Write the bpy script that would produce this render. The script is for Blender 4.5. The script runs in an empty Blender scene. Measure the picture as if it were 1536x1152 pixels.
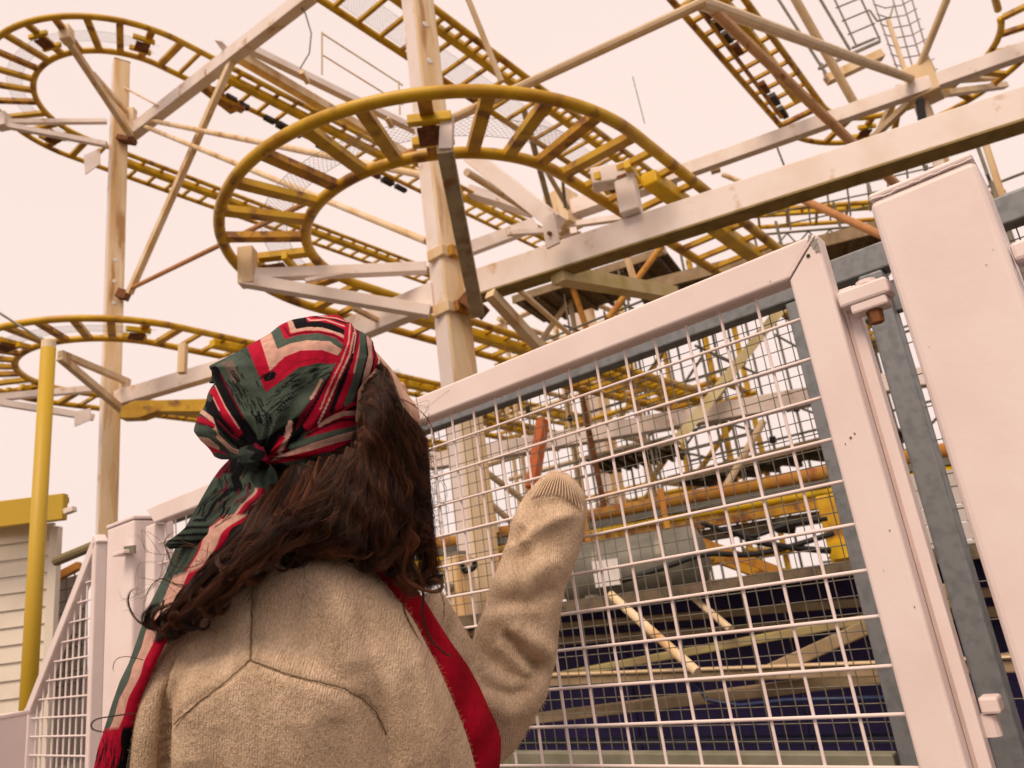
import bpy, bmesh, math, random
import numpy as np
from mathutils import Vector, Matrix
random.seed(7); rng = np.random.default_rng(7)
S = bpy.context.scene; C = S.collection

# ------------------------------------------------------------------ camera, sky, sun, exposure
FOC, PITCH, ROLL, CAMH = 1144.8, math.radians(17.035), math.radians(-7.48), 1.2
_cp, _sp = math.cos(PITCH), math.sin(PITCH)
_F = np.array([0, _cp, _sp]); _r = np.array([1., 0, 0]); _u = np.cross(_r, _F)
_c, _s = math.cos(ROLL), math.sin(ROLL)
CR, CU = _c*_r + _s*_u, -_s*_r + _c*_u                     # camera right and up in the world
CAM = np.array([0, 0, CAMH])
cd = bpy.data.cameras.new('camera'); cam = bpy.data.objects.new('camera', cd); C.objects.link(cam)
cam.matrix_world = Matrix(((CR[0], CU[0], -_F[0], 0), (CR[1], CU[1], -_F[1], 0), (CR[2], CU[2], -_F[2], CAMH), (0, 0, 0, 1)))
cd.sensor_width = 36; cd.sensor_fit = 'HORIZONTAL'; cd.lens = 36*FOC/1536; cd.clip_start = .05; cd.clip_end = 2000
cd.dof.use_dof = True; cd.dof.focus_distance = 1.42; cd.dof.aperture_fstop = 6.3
S.camera = cam

SUN_EL, SUN_AZ = math.radians(52), math.radians(205)        # soft sun high behind the camera, to its left
w = bpy.data.worlds.new('World'); S.world = w; w.use_nodes = True
nt = w.node_tree; nt.nodes.clear(); N = nt.nodes.new; L = nt.links.new
sky = N('ShaderNodeTexSky'); sky.sky_type = 'NISHITA'; sky.sun_disc = False; sky.sun_elevation = SUN_EL; sky.sun_rotation = SUN_AZ
b1 = N('ShaderNodeBackground'); b1.inputs[1].default_value = .05; L(sky.outputs[0], b1.inputs[0])
tc = N('ShaderNodeTexCoord'); nz = N('ShaderNodeTexNoise'); nz.inputs['Scale'].default_value = 1.6; nz.inputs['Detail'].default_value = 3
L(tc.outputs['Generated'], nz.inputs['Vector'])
cr = N('ShaderNodeValToRGB'); cr.color_ramp.elements[0].position = .3; cr.color_ramp.elements[1].position = .7
cr.color_ramp.elements[0].color = (.55, .448, .408, 1); cr.color_ramp.elements[1].color = (.585, .474, .43, 1)
L(nz.outputs[0], cr.inputs[0])
b2 = N('ShaderNodeBackground'); b2.inputs[1].default_value = 1.0; L(cr.outputs[0], b2.inputs[0])
mx = N('ShaderNodeMixShader'); mx.inputs[0].default_value = .96; L(b1.outputs[0], mx.inputs[1]); L(b2.outputs[0], mx.inputs[2])
ow = N('ShaderNodeOutputWorld'); L(mx.outputs[0], ow.inputs[0])
sl = bpy.data.lights.new('sun', 'SUN'); sl.energy = 1.5; sl.angle = math.radians(28); sl.color = (1, .775, .585)
so = bpy.data.objects.new('sun', sl); C.objects.link(so)
sd = Vector((math.sin(SUN_AZ)*math.cos(SUN_EL), math.cos(SUN_AZ)*math.cos(SUN_EL), math.sin(SUN_EL)))
so.rotation_euler = sd.to_track_quat('Z', 'Y').to_euler(); so.location = sd*30
S.view_settings.view_transform = 'Standard'; S.view_settings.look = 'None'; S.view_settings.gamma = 1
S.view_settings.exposure = .84; S.view_settings.use_curve_mapping = False
S.cycles.max_bounces = 6; S.cycles.diffuse_bounces = 3; S.cycles.transparent_max_bounces = 8

# ------------------------------------------------------------------ measuring from the photograph
def ray(x, y): return (x-768)/FOC*CR - (y-576)/FOC*CU + _F
def at(x, y, z=None, d=None, Y=None):
    r = ray(x, y)
    if z is not None: return CAM + r*((z-CAMH)/r[2])
    if Y is not None: return CAM + r*(Y/r[1])
    return CAM + r*d
def dep(p): return float((np.asarray(p)-CAM) @ _F)
def pix(P):
    q = np.asarray(P)-CAM; d = q@_F
    return np.stack([768+FOC*(q@CR)/d, 576-FOC*(q@CU)/d], -1)
def V3(*a): return np.array(a, float)

# ------------------------------------------------------------------ materials
MATS = {}
def srgb(r, g, b): return tuple(((c/255)/12.92 if c <= 10 else ((c/255+.055)/1.055)**2.4) for c in (r, g, b))
def mat(name, col, rough=.55, metal=0, col2=None, scale=6, lo=.45, hi=.65, rust=0, rustcol=(.22, .085, .025), rscale=5,
        bump=.1, bscale=40, streak=False, detail=5, spec=.4):
    if name in MATS: return MATS[name]
    m = bpy.data.materials.new(name); m.use_nodes = True; t = m.node_tree; n = t.nodes; l = t.links.new
    p = n['Principled BSDF']; p.inputs['Roughness'].default_value = rough; p.inputs['Metallic'].default_value = metal
    p.inputs['Specular IOR Level'].default_value = spec
    tc = n.new('ShaderNodeTexCoord'); mp = n.new('ShaderNodeMapping'); l(tc.outputs['Object'], mp.inputs[0])
    if streak: mp.inputs['Scale'].default_value = (1, 1, .12)
    def noise(s, d=detail, v=mp.outputs[0]):
        x = n.new('ShaderNodeTexNoise'); x.inputs['Scale'].default_value = s; x.inputs['Detail'].default_value = d; l(v, x.inputs['Vector']); return x.outputs[0]
    def ramp(x, a, b):
        r = n.new('ShaderNodeMapRange'); r.inputs[1].default_value = a; r.inputs[2].default_value = b; l(x, r.inputs[0]); return r.outputs[0]
    def mixc(f, a, b):
        x = n.new('ShaderNodeMix'); x.data_type = 'RGBA'; l(f, x.inputs[0])
        for i, v in ((6, a), (7, b)):
            if isinstance(v, tuple): x.inputs[i].default_value = (*v, 1)
            else: l(v, x.inputs[i])
        return x.outputs[2]
    c = mixc(ramp(noise(scale), lo, hi), col, col2 if col2 else tuple(v*.82 for v in col))
    if rust > 0:
        rn = noise(rscale, 8); c = mixc(ramp(rn, .72-.3*rust, .80-.25*rust), c, rustcol)
    l(c, p.inputs['Base Color'])
    if bump:
        b = n.new('ShaderNodeBump'); b.inputs['Strength'].default_value = bump; b.inputs['Distance'].default_value = .004
        l(noise(bscale, 4, tc.outputs['Object']), b.inputs['Height']); l(b.outputs[0], p.inputs['Normal'])
    MATS[name] = m; return m
YEL = mat('yellow track paint', (.60, .365, .012), .42, rust=.55, col2=(.45, .225, .010), scale=3, rustcol=(.24, .105, .018), rscale=4)
YELR = mat('rusted yellow paint', (.56, .29, .015), .55, rust=.75, col2=(.34, .16, .02), scale=6, rscale=7)
YELB = mat('bright yellow paint', (.76, .49, .010), .4, rust=.1, col2=(.52, .34, .012), scale=4)
ORG = mat('rusted orange beam', (.46, .2, .035), .7, rust=.55, col2=(.5, .27, .03), scale=5, rscale=4, rustcol=(.3, .1, .03))
RUST = mat('rust', (.2, .075, .025), .85, col2=(.09, .035, .015), scale=14, bump=.4)
WHT = mat('white structure paint', (.80, .72, .685), .5, col2=(.74, .635, .565), scale=2.5, rust=.34, rustcol=(.56, .36, .2), rscale=3.5)
CRM = mat('cream stained paint', (.76, .62, .43), .55, col2=(.62, .42, .2), scale=3.5, lo=.38, hi=.66, rust=.42, rustcol=(.42, .22, .08), rscale=4, streak=True)
COLP = mat('stained column paint', (.78, .65, .47), .6, col2=(.64, .43, .2), scale=4, lo=.36, hi=.62, rust=.62, rustcol=(.44, .24, .09), rscale=5, streak=True)
BRACE = mat('olive brown strut paint', (.38, .31, .2), .6, col2=(.28, .22, .13), scale=8, rust=.4, rustcol=(.25, .12, .05))
CRMP = mat('cream pole paint', (.66, .52, .34), .55, col2=(.6, .44, .26), scale=5, rust=.06, rustcol=(.36, .18, .08), rscale=5)
GATE = mat('gate white gloss paint', (.79, .695, .68), .42, col2=(.75, .64, .615), scale=5, bump=.08, bscale=70, spec=.3)
GAL = mat('galvanised steel', (.21, .225, .235), .5, .35, col2=(.155, .17, .18), scale=30, bump=.05)
GALW = mat('galvanised wire', (.17, .155, .125), .6, .2, col2=(.13, .12, .09), scale=30, bump=0)
SCAF = mat('scaffold tube', (.22, .2, .16), .5, .3, col2=(.16, .15, .11), scale=6, bump=0)
BOARD = mat('dark deck board', (.15, .115, .075), .85, col2=(.08, .06, .04), scale=12, bump=.3)
BLK = mat('black rubber', (.012, .012, .012), .6, bump=0)
NAVY = mat('navy hoarding', (.045, .03, .14), .6, col2=(.03, .022, .10), scale=3, bump=.05)
TIMB = mat('weathered timber beam', (.33, .245, .15), .8, col2=(.24, .18, .1), scale=6, bump=.3)
GREY = mat('grey green tank paint', (.17, .165, .135), .5, col2=(.12, .12, .1), scale=4, rust=.1)
PAPER = mat('white paper label', (.75, .72, .7), .7, bump=0)
SIDE = mat('cream siding paint', (.72, .66, .56), .5, col2=(.66, .6, .5), scale=5, bump=.12)
KYEL = mat('kiosk yellow paint', (.50, .33, .025), .5, col2=(.52, .34, .02), scale=3, rust=.08)
TILE = mat('pale grey wall panel', (.52, .48, .46), .6, col2=(.46, .42, .4), scale=4)
DECK = mat('pier deck planks', (.10, .08, .06), .85, col2=(.07, .05, .04), scale=8, bump=.3)
LILAC = mat('galvanised anti slip mesh', (.26, .22, .235), .55, .3, bump=0)
BLUE = mat('blue hose plastic', (.02, .035, .1), .4, bump=0)
SKIN = mat('skin', (.58, .36, .25), .5, col2=(.52, .3, .2), scale=20, bump=.05, bscale=200)

# ------------------------------------------------------------------ objects
ORI = {}
def _link(o, loc): C.objects.link(o); ORI[o.name] = np.array(loc, float)
def tag(o, label, cat, group=None, kind=None):
    if label: o['label'] = label
    if cat: o['category'] = cat
    if group: o['group'] = group
    if kind: o['kind'] = kind
    return o
def thing(name, label, cat, loc, group=None):
    o = bpy.data.objects.new(name, None); o.empty_display_size = .1; o.location = loc; _link(o, loc); return tag(o, label, cat, group)
class MB:                                                   # collects simple solids
    def __init__(s): s.v = []; s.f = []
    def add(s, V, F):
        k = len(s.v); s.v += [tuple(p) for p in V]; s.f += [tuple(i+k for i in f) for f in F]; return s
    def box(s, p0, p1, w, h, up=(0, 0, 1), ext=0):          # box from p0 to p1, w across, h along up
        p0, p1 = np.array(p0, float), np.array(p1, float); d = p1-p0; d /= np.linalg.norm(d); p0 = p0-d*ext; p1 = p1+d*ext
        up = np.array(up, float)
        if abs(d@up) > .98: up = np.array([1., 0, 0])
        x = np.cross(d, up); x /= np.linalg.norm(x); y = np.cross(x, d)
        c = [(-1, -1), (1, -1), (1, 1), (-1, 1)]
        V = [p+x*a*w/2+y*b*h/2 for p in (p0, p1) for a, b in c]
        return s.add(V, [(3, 2, 1, 0), (4, 5, 6, 7), (0, 1, 5, 4), (1, 2, 6, 5), (2, 3, 7, 6), (3, 0, 4, 7)])
    def tube(s, pts, r, n=8, cap=True, closed=False):
        P = np.array(pts, float); m = len(P)
        T = np.gradient(P, axis=0); T /= np.linalg.norm(T, axis=1)[:, None]+1e-12
        up = np.array([0, 0, 1.]) if abs(T[0][2]) < .9 else np.array([1., 0, 0])
        X = np.cross(T[0], up); X /= np.linalg.norm(X); V = []; rr = np.broadcast_to(np.asarray(r, float), (m,))
        for i in range(m):
            X = X-T[i]*(X@T[i]); X /= np.linalg.norm(X); Yv = np.cross(T[i], X)
            for k in range(n):
                a = 2*math.pi*k/n; V.append(P[i]+rr[i]*(math.cos(a)*X+math.sin(a)*Yv))
        F = [(i*n+k, i*n+(k+1) % n, (i+1)*n+(k+1) % n, (i+1)*n+k) for i in range(m-1) for k in range(n)]
        if cap: F += [tuple(reversed(range(n))), tuple(range((m-1)*n, m*n))]
        return s.add(V, F)
    def quadprism(s, q, th):                                # four corners extruded along their normal
        q = [np.array(p, float) for p in q]; nn = np.cross(q[1]-q[0], q[3]-q[0]); nn /= np.linalg.norm(nn)
        k = len(q); V = [p-nn*th/2 for p in q]+[p+nn*th/2 for p in q]
        F = [tuple(reversed(range(k))), tuple(range(k, 2*k))]+[(i, (i+1) % k, k+(i+1) % k, k+i) for i in range(k)]
        return s.add(V, F)
    def build(s, name, m, parent=None, loc=None, bevel=0, smooth=False, seg=2):
        if loc is None: loc = ORI[parent.name] if parent else np.mean(np.array(s.v), 0)
        me = bpy.data.meshes.new(name); me.from_pydata([tuple(np.array(p)-loc) for p in s.v], [], s.f); me.update()
        return finish(name, me, m, parent, loc, bevel, smooth, seg)
def finish(name, me, m, parent=None, loc=(0, 0, 0), bevel=0, smooth=False, seg=2):
    o = bpy.data.objects.new(name, me); me.materials.append(m); _link(o, loc)
    if parent: o.parent = parent
    else: o.location = loc
    if smooth: me.polygons.foreach_set('use_smooth', [True]*len(me.polygons))
    if bevel:
        b = o.modifiers.new('bevel', 'BEVEL'); b.width = bevel; b.segments = seg; b.limit_method = 'ANGLE'; b.angle_limit = math.radians(40)
    return o
def pole(name, label, cat, p0, p1, r, m=CRMP, group=None, n=12):
    return tag(MB().tube([p0, p1], r, n).build(name, m, smooth=False), label, cat, group)
def lin(a, b, k): return [np.array(a)*(1-t)+np.array(b)*t for t in np.linspace(0, 1, k)]

# ------------------------------------------------------------------ ground
AX = math.radians(53.0); AD = V3(math.cos(AX), math.sin(AX), 0); AN = V3(-math.sin(AX), math.cos(AX), 0)   # track direction and its left normal
GY = math.radians(-38.173); GT = math.radians(.539)
GD = V3(math.cos(GY), math.sin(GY), 0); GN = V3(-math.sin(GY), math.cos(GY), 0); KZ = V3(0, 0, 1)
GA = math.cos(GT)*GD+math.sin(GT)*KZ; GB = -math.sin(GT)*GD+math.cos(GT)*KZ
GO = V3(.5416, 1.3246, 1.7303)
def gp(a, b, off=0): return GO+GA*a+GB*b+GN*off
def gz(a, z, off=0): return V3(*(GO+GD*a+GN*off)[:2], z)     # plumb version: along the fence, height above ground
tag(MB().add([(-400, -300, 0), (400, -300, 0), (400, 700, 0), (-400, 700, 0)], [(0, 1, 2, 3)]).build('ground', DECK), None, None, kind='structure')

# ------------------------------------------------------------------ roller coaster: tracks
def walk_mesh(path_l, path_r, parent, cell=.055, r=.0017):
    """strip of anti-slip mesh between two polylines, real wires in two diagonals"""
    Lp, Rp = np.array(path_l), np.array(path_r); seg = np.linalg.norm(np.diff((Lp+Rp)/2, axis=0), axis=1); s = np.r_[0, np.cumsum(seg)]
    wdt = np.linalg.norm(Lp[0]-Rp[0]); nn = int(s[-1]/cell); mb = MB()
    def pt(u, v):
        u = min(max(u, 0), s[-1]); A = np.array([np.interp(u, s, Lp[:, i]) for i in range(3)]); B = np.array([np.interp(u, s, Rp[:, i]) for i in range(3)])
        return A*(1-v)+B*v
    for k in range(-int(wdt/cell), nn):
        for sg in (0, 1):
            ps = [pt(k*cell+v*wdt, v if sg == 0 else 1-v) for v in (0, .5, 1)]
            if k*cell < 0 or k*cell+wdt > s[-1]: continue
            mb.tube(ps, r, 3, cap=False)
    for P in (Lp, Rp): mb.tube(P, r*1.6, 4, cap=False)
    o = mb.build('mesh_strip', LILAC, parent); o['kind'] = 'stuff'; return o

def hairpin(label, cx, cy, z, near_len, far_len, R=2.0, gauge=.86, tube=.058, group='tight track turns', lift=0, tie_step=.42, brackets=(), meshed=True, n_side=10, a0=-37, spine=True, flip=1):
    """turn about (cx,cy); legs run off along AD. near leg on the right-hand side of the turn centre, far leg on the left."""
    c = V3(cx, cy, z); t = thing('coaster_track', label, 'coaster track', c, group)
    g = gauge/2
    LD = AD*flip; angs = np.radians(np.linspace(a0, a0-180*flip, 61))
    def rail(sg):                                             # sg=+1 outer, -1 inner
        rr = R+sg*g; P = [c+rr*V3(math.cos(a), math.sin(a), 0) for a in angs]
        e0 = c-AN*rr; e1 = c+AN*rr
        near = [e0+LD*s+V3(0, 0, lift*s) for s in np.linspace(near_len, .4, 8)] if near_len else []
        far = [e1+LD*s for s in np.linspace(.4, far_len, 8)] if far_len else []
        return near+P+far
    for sg in (1, -1): MB().tube(rail(sg), tube, n_side).build('rail', YEL, t, smooth=True)
    arc = R*math.pi; nt_ = int(arc/tie_step)
    for k in range(nt_+1):
        a = math.radians(a0-180*flip*k/nt_); e = V3(math.cos(a), math.sin(a), 0)
        MB().box(c+e*(R-g+tube*.6), c+e*(R+g-tube*.6), .12, .07).build('cross_tie', YELR if k % 3 == 1 else YEL, t)
    for sgn, ln in ((-1, near_len), (1, far_len)):
        if not ln: continue
        for s in np.arange(tie_step*.9, ln, .45):
            q = c+AN*sgn*R+LD*s+V3(0, 0, lift*s if sgn < 0 else 0)
            MB().box(q-AN*(g-tube*.6), q+AN*(g-tube*.6), .065, .06).build('cross_tie', YEL, t)
        if spine:
            u = lift if sgn < 0 else 0
            q0 = c+AN*(sgn*R-g+.26)+LD*.7+V3(0, 0, u*.7-.05); q1 = c+AN*(sgn*R-g+.26)+LD*ln+V3(0, 0, u*ln-.05)
            MB().box(q0, q1, .18, .15).build('side_girder', YELB, t, bevel=.02)
    for a in brackets:                                        # saddle boxes between two ties
        a = math.radians(a); e = V3(math.cos(a), math.sin(a), 0); tg = V3(-math.sin(a), math.cos(a), 0); q = c+e*R-V3(0, 0, .045)
        for sg in (1, -1): MB().box(q-tg*.19+e*.16*sg, q+tg*.19+e*.16*sg, .07, .09).build('saddle', YELB, t, bevel=.01)
        MB().box(q-tg*.12-V3(0, 0, .06), q+tg*.12-V3(0, 0, .06), .24, .03).build('saddle_plate', RUST, t)
    if meshed:
        aa = np.radians(np.linspace(a0-6*flip, a0-174*flip, 50))
        walk_mesh([c+(R-.24)*V3(math.cos(a), math.sin(a), 0)+V3(0, 0, .05) for a in aa], [c+(R+.02)*V3(math.cos(a), math.sin(a), 0)+V3(0, 0, .05) for a in aa], t)
    return t
def straight(label, p0, p1, gauge=.86, tube=.06, step=.46, group='straight track runs', girder=True, mesh=False, girder_at=.26):
    """p0, p1: centre line ends"""
    p0, p1 = np.array(p0, float), np.array(p1, float); t = thing('coaster_track', label, 'coaster track', p0, group)
    d = p1-p0; ln = np.linalg.norm(d); d /= ln; nv = np.cross(KZ, d); nv /= np.linalg.norm(nv); g = gauge/2
    for sg in (-1, 1): MB().tube(lin(p0+nv*g*sg, p1+nv*g*sg, 3), tube, 10).build('rail', YEL, t, smooth=True)
    for s in np.arange(.3, ln, step):
        q = p0+d*s
        MB().box(q-nv*(g-.03), q+nv*(g-.03), .06, .055).build('cross_tie', YEL, t)
        if girder: MB().box(q+nv*(-g+.03)+d*step*.5, q+nv*(-g+girder_at)+d*step*.5, .05, .05).build('stub', YEL, t)
    if girder: MB().box(p0+nv*(-g+girder_at), p1+nv*(-g+girder_at), .13, .13).build('side_girder', YELB, t, bevel=.02)
    if mesh: walk_mesh(lin(p0+nv*.02+V3(0, 0, .05), p1+nv*.02+V3(0, 0, .05), 4), lin(p0+nv*(g-.08)+V3(0, 0, .05), p1+nv*(g-.08)+V3(0, 0, .05), 4), t, cell=.06)
    return t
RA = (-.48, 7.72, 5.4); RB = (-7.35, 13.28, 12.46); RC = (-7.38, 13.36, 6.6); RD = (8.15, 12.3, 10.2)
tA = hairpin('largest yellow track turn, circling the middle column above the gate', *RA, 10, 12, brackets=(-88, -24, 178), group='tight track turns')
tB = hairpin('highest yellow track turn at the upper left, above the left column top', *RB, 13, 13, brackets=(-101, -52, 160), tie_step=.43)
tC = hairpin('lower yellow track turn at the left, level with the head scarf', *RC, 14, 14, brackets=(-115, -52, 170), tie_step=.43)

tD = hairpin('yellow track turn at the upper right, round the column with the caged ladder', *RD, 0, 12.5, flip=-1, spine=True, meshed=False, tie_step=.6, brackets=(0, 90))
tD2 = straight('dark railed track run cut by the top right corner of the picture', V3(*RD)-AN*2-AD*7, V3(*RD)-AN*2-AD*.3, girder=False)
def onrun(off, s, z): return AN*off+AD*s+KZ*z
straight('yellow track run crossing the top centre, behind the middle column', onrun(6.68, 6.0, 10.4), onrun(6.68, 14.6, 10.4), gauge=1.05, mesh=True)
straight('far horizontal yellow track run under the big white beam, at the right', at(1120, 330, d=20), at(1500, 303, d=18), gauge=1.0, step=.7)

# ------------------------------------------------------------------ roller coaster: columns, arms and beams
def column(label, x, y, top, wd=.30, m=COLP, holes=()):
    t = thing('support_column', label, 'steel column', (x, y, 0), 'columns of the roller coaster')
    e1 = V3(math.cos(math.radians(-52)), math.sin(math.radians(-52)), 0); e2 = np.cross(KZ, e1)
    q = [V3(x, y, 0)+(e1*a+e2*b)*wd/2 for a, b in ((-1, -1), (1, -1), (1, 1), (-1, 1))]
    MB().add(q+[p+KZ*top for p in q], [(3, 2, 1, 0), (4, 5, 6, 7)]+[(i, (i+1) % 4, 4+(i+1) % 4, 4+i) for i in range(4)]).build('shaft', m, t, bevel=.02)
    MB().box(V3(x, y, top+.002), V3(x, y, top+.02), wd+.01, wd+.01, up=e1).build('cap_plate', m, t)
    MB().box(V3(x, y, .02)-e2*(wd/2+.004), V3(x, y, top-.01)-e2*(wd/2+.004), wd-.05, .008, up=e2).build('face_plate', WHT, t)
    for z in holes:                                          # pale discs coloured as the bright sky showing through holes in the shaft
        c = V3(x, y, z)+e1*(wd/2)-e2*.02
        MB().tube([c+e1*.001, c+e1*.008], [.042, .036], 12).build('sky_hole_disc', PAPER, t)
    return t
C1 = V3(-.55, 7.72, 0); C2 = V3(-7.37, 13.25, 0); C4 = V3(8.2, 12.3, 0); C3 = V3(*at(873, 450, Y=20)[:2], 0)
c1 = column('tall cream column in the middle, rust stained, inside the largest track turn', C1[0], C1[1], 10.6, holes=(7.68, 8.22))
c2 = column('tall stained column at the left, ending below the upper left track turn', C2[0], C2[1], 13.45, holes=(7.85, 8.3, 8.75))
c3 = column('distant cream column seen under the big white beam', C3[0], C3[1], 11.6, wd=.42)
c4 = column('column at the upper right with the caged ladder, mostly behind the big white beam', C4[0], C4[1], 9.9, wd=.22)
for z, dx in ((5.12, .06), (4.46, .08)):                      # rusty collars on the middle column
    p = V3(C1[0], C1[1], z)
    MB().box(p-GN*.15+GD*.03-KZ*.07, p-GN*.15+GD*.03+KZ*.06, .24, .12, up=GN).build('collar', CRM, c1, bevel=.012)
    MB().box(p+GD*.15-KZ*.07-GN*.02, p+GD*.15+KZ*.06-GN*.02, .12, .2, up=GN).build('collar', YELR, c1, bevel=.012)
def pbar(pts, w_px, m, name, parent, h_px=None, Ys=None, ds=None, zs=None, up=(0, 0, 1), bevel=.006, ext=0):
    """square bar between two measured points"""
    P = []
    for i, p in enumerate(pts):
        P.append(at(*p, Y=Ys[i]) if Ys else at(*p, d=ds[i]) if ds else at(*p, z=zs[i]))
    k = (dep(P[0])+dep(P[1]))/2/FOC; w_ = w_px*k; h_ = (h_px or w_px)*k
    return MB().box(P[0], P[1], w_, h_, up=up, ext=ext).build(name, m, parent, bevel=bevel)
# arms of the middle column, carrying its track turn
pbar([(371, 374), (372, 428)], 23, CRM, 'arm_post', c1, Ys=(7.45, 7.45))
pbar([(380, 413), (640, 402)], 16, WHT, 'arm', c1, Ys=(7.45, 7.72))
pbar([(362, 420), (645, 468)], 18, WHT, 'arm', c1, Ys=(7.43, 7.68))
pbar([(458, 421), (520, 409)], 6, WHT, 'arm_web', c1, Ys=(7.46, 7.52))
pbar([(671, 178), (669, 228)], 20, WHT, 'arm_post', c1, Ys=(5.62, 5.62))
pbar([(667, 222), (716, 470)], 22, BRACE, 'strut', c1, Ys=(5.6, 7.4))
pbar([(672, 228), (722, 468)], 7, CRM, 'strut_flange', c1, Ys=(5.66, 7.46))
pbar([(696, 446), (726, 470)], 20, RUST, 'foot_bracket', c1, Ys=(7.5, 7.45))
pbar([(708, 235), (836, 336)], 24, WHT, 'strut', c1, Ys=(7.75, 7.2))
# arms of the left column
pbar([(4, 172), (4, 192)], 16, WHT, 'arm_post', c2, Ys=(12.6, 12.6))
pbar([(8, 183), (160, 182)], 7, WHT, 'arm', c2, Ys=(12.6, 13.1))
pbar([(8, 188), (160, 217)], 8, WHT, 'arm', c2, Ys=(12.6, 13.0))
pbar([(99, 42), (101, 62)], 16, CRM, 'arm_post', c2, Ys=(11.2, 11.2))
pbar([(98, 55), (197, 204)], 9, CRM, 'strut', c2, Ys=(11.2, 13.05))
pbar([(139, 110), (190, 168)], 6, CRM, 'strut', c2, Ys=(11.9, 13.05))
pbar([(198, 164), (194, 212)], 11, CRM, 'node_plate', c2, Ys=(13.1, 13.1))
pbar([(178, 208), (202, 212)], 14, RUST, 'node_bracket', c2, Ys=(13.1, 13.1), h_px=8)
MB().quadprism([at(*p, Y=12.9) for p in ((126, 234), (150, 222), (150, 246), (128, 262))], .02).build('gusset_plate', WHT, c2)
pbar([(178, 440), (192, 444)], 14, RUST, 'rod_bracket', c2, Ys=(13.1, 13.1))
pbar([(-10, 597), (140, 583)], 10, WHT, 'arm', c2, Ys=(12.7, 13.1))
pbar([(-10, 602), (140, 626)], 10, WHT, 'arm', c2, Ys=(12.7, 13.1))
pbar([(90, 530), (190, 572)], 9, CRM, 'strut', c2, Ys=(11.5, 12.95))
pbar([(90, 536), (186, 617)], 10, CRM, 'strut', c2, Ys=(11.5, 12.95))
pbar([(188, 568), (185, 620)], 12, CRM, 'node_plate', c2, Ys=(12.95, 12.95))
MB().quadprism([at(*p, Y=12.85) for p in ((112, 618), (136, 612), (136, 630), (112, 640))], .02).build('gusset_plate', WHT, c2)
pbar([(275, 516), (273, 560)], 11, CRM, 'arm_post', c2, Ys=(11.4, 11.4))
# hub of the upper right column
p = at(1385, 128, Y=12.2); MB().box(p-KZ*.32, p+KZ*.36, .5, .5, up=GD).build('hub', CRM, c4, bevel=.03)
for px_ in ((1350, 130, 1316, 205, 1), (1368, 150, 1308, 208, 1), (1420, 140, 1508, 128, 1), (1420, 120, 1500, 115, 1)):
    pbar([(px_[0], px_[1]), (px_[2], px_[3])], 9, CRMP, 'arm', c4, Ys=(12.3, 13.6))
pbar([(1380, 150), (1384, 190)], 9, BLK, 'cable_bundle', c4, Ys=(12.1, 12.1))

def beam(label, P0, P1, wd, ht, m=WHT, extra=None, bevel=.012, group='white beams of the roller coaster'):
    t = thing('steel_beam', label, 'steel beam', np.array(P0), group)
    MB().box(P0, P1, wd, ht).build('web', m, t, bevel=bevel)
    return t
def zline(a, b, z, e0=0, e1=0):
    A, B = at(*a, z=z), at(*b, z=z); d = (B-A)/np.linalg.norm(B-A); return A-d*e0, B+d*e1
A_, B_ = zline((742, 399), (1536, 135), 4.9, .45, 2.5)
bR = beam('biggest white beam, running from the middle column to the upper right', A_-KZ*.155, B_-KZ*.155, .2, .30)
_dR = (B_-A_)/np.linalg.norm(B_-A_)
MB().box(A_-KZ*.318, B_-KZ*.318, .24, .02).build('bottom_flange', mat('olive brown flange', (.28, .21, .07), .7, col2=(.2, .14, .04), scale=8), bR)  # flange along the beam underside, a darker olive brown than the web
p = at(948, 322, z=4.9); q = p+KZ*.56
MB().box(p, q, .2, .2, up=_dR).build('post', WHT, bR, bevel=.015)
q2 = q+V3(-.28, .05, 0); MB().box(q+V3(.1, 0, -.09), q2+V3(-.05, 0, -.09), .2, .19).build('post_head', WHT, bR, bevel=.015)
p = at(836, 345, z=4.92); MB().box(p-KZ*.22-GN*.12, p+KZ*.12-GN*.12, .16, .03, up=GN).build('end_plate', WHT, bR)
MB().tube([at(836, 356, z=4.83)-GN*.15, at(836, 356, z=4.83)-GN*.11], .022, 8).build('bolt', RUST, bR)
MB().tube([at(1052, 325, z=4.78)-GN*.06, at(1052, 325, z=4.78)-GN*.03], .02, 8).build('bolt', BLK, bR)
A_, B_ = zline((205, 186), (450, -6), 11.8, .25, 3)
bL = beam('white beam rising from the top of the left column to the picture edge', A_-KZ*.14, B_-KZ*.14, .2, .27)
q = at(330, 75, z=11.9); MB().quadprism([at(*p, z=11.9) for p in ((322, 60), (333, 62), (352, 82), (345, 92))], .02).build('gusset_plate', WHT, bL)
MB().box(at(312, 108, z=11.6), at(318, 118, z=11.6), .12, .14).build('clamp', RUST, bL)
A_, B_ = zline((1034, 245), (1536, 65), 9.65, 1, 4)
bT = beam('thinner white beam behind the big one, through the upper right column hub', A_-KZ*.14, B_-KZ*.14, .2, .28)
MB().box(at(1066, 256, z=9.5), at(1080, 252, z=9.5), .15, .12).build('clamp', CRM, bT)
A_, B_ = zline((190, 584), (330, 542), 6.0, .2, 1.5)
beam('lower white beam from the left column, going behind the head scarf', A_-KZ*.14, B_-KZ*.14, .2, .28)
A_, B_ = zline((520, 480), (642, 428), 4.85, .3, .1)
bM = beam('white beam meeting the middle column from the left, above the head scarf', A_-KZ*.16, B_-KZ*.16, .16, .3)
pbar([(530, 462), (582, 488)], 7, CRM, 'web_stiffener', bM, zs=(4.7, 4.62))
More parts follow.
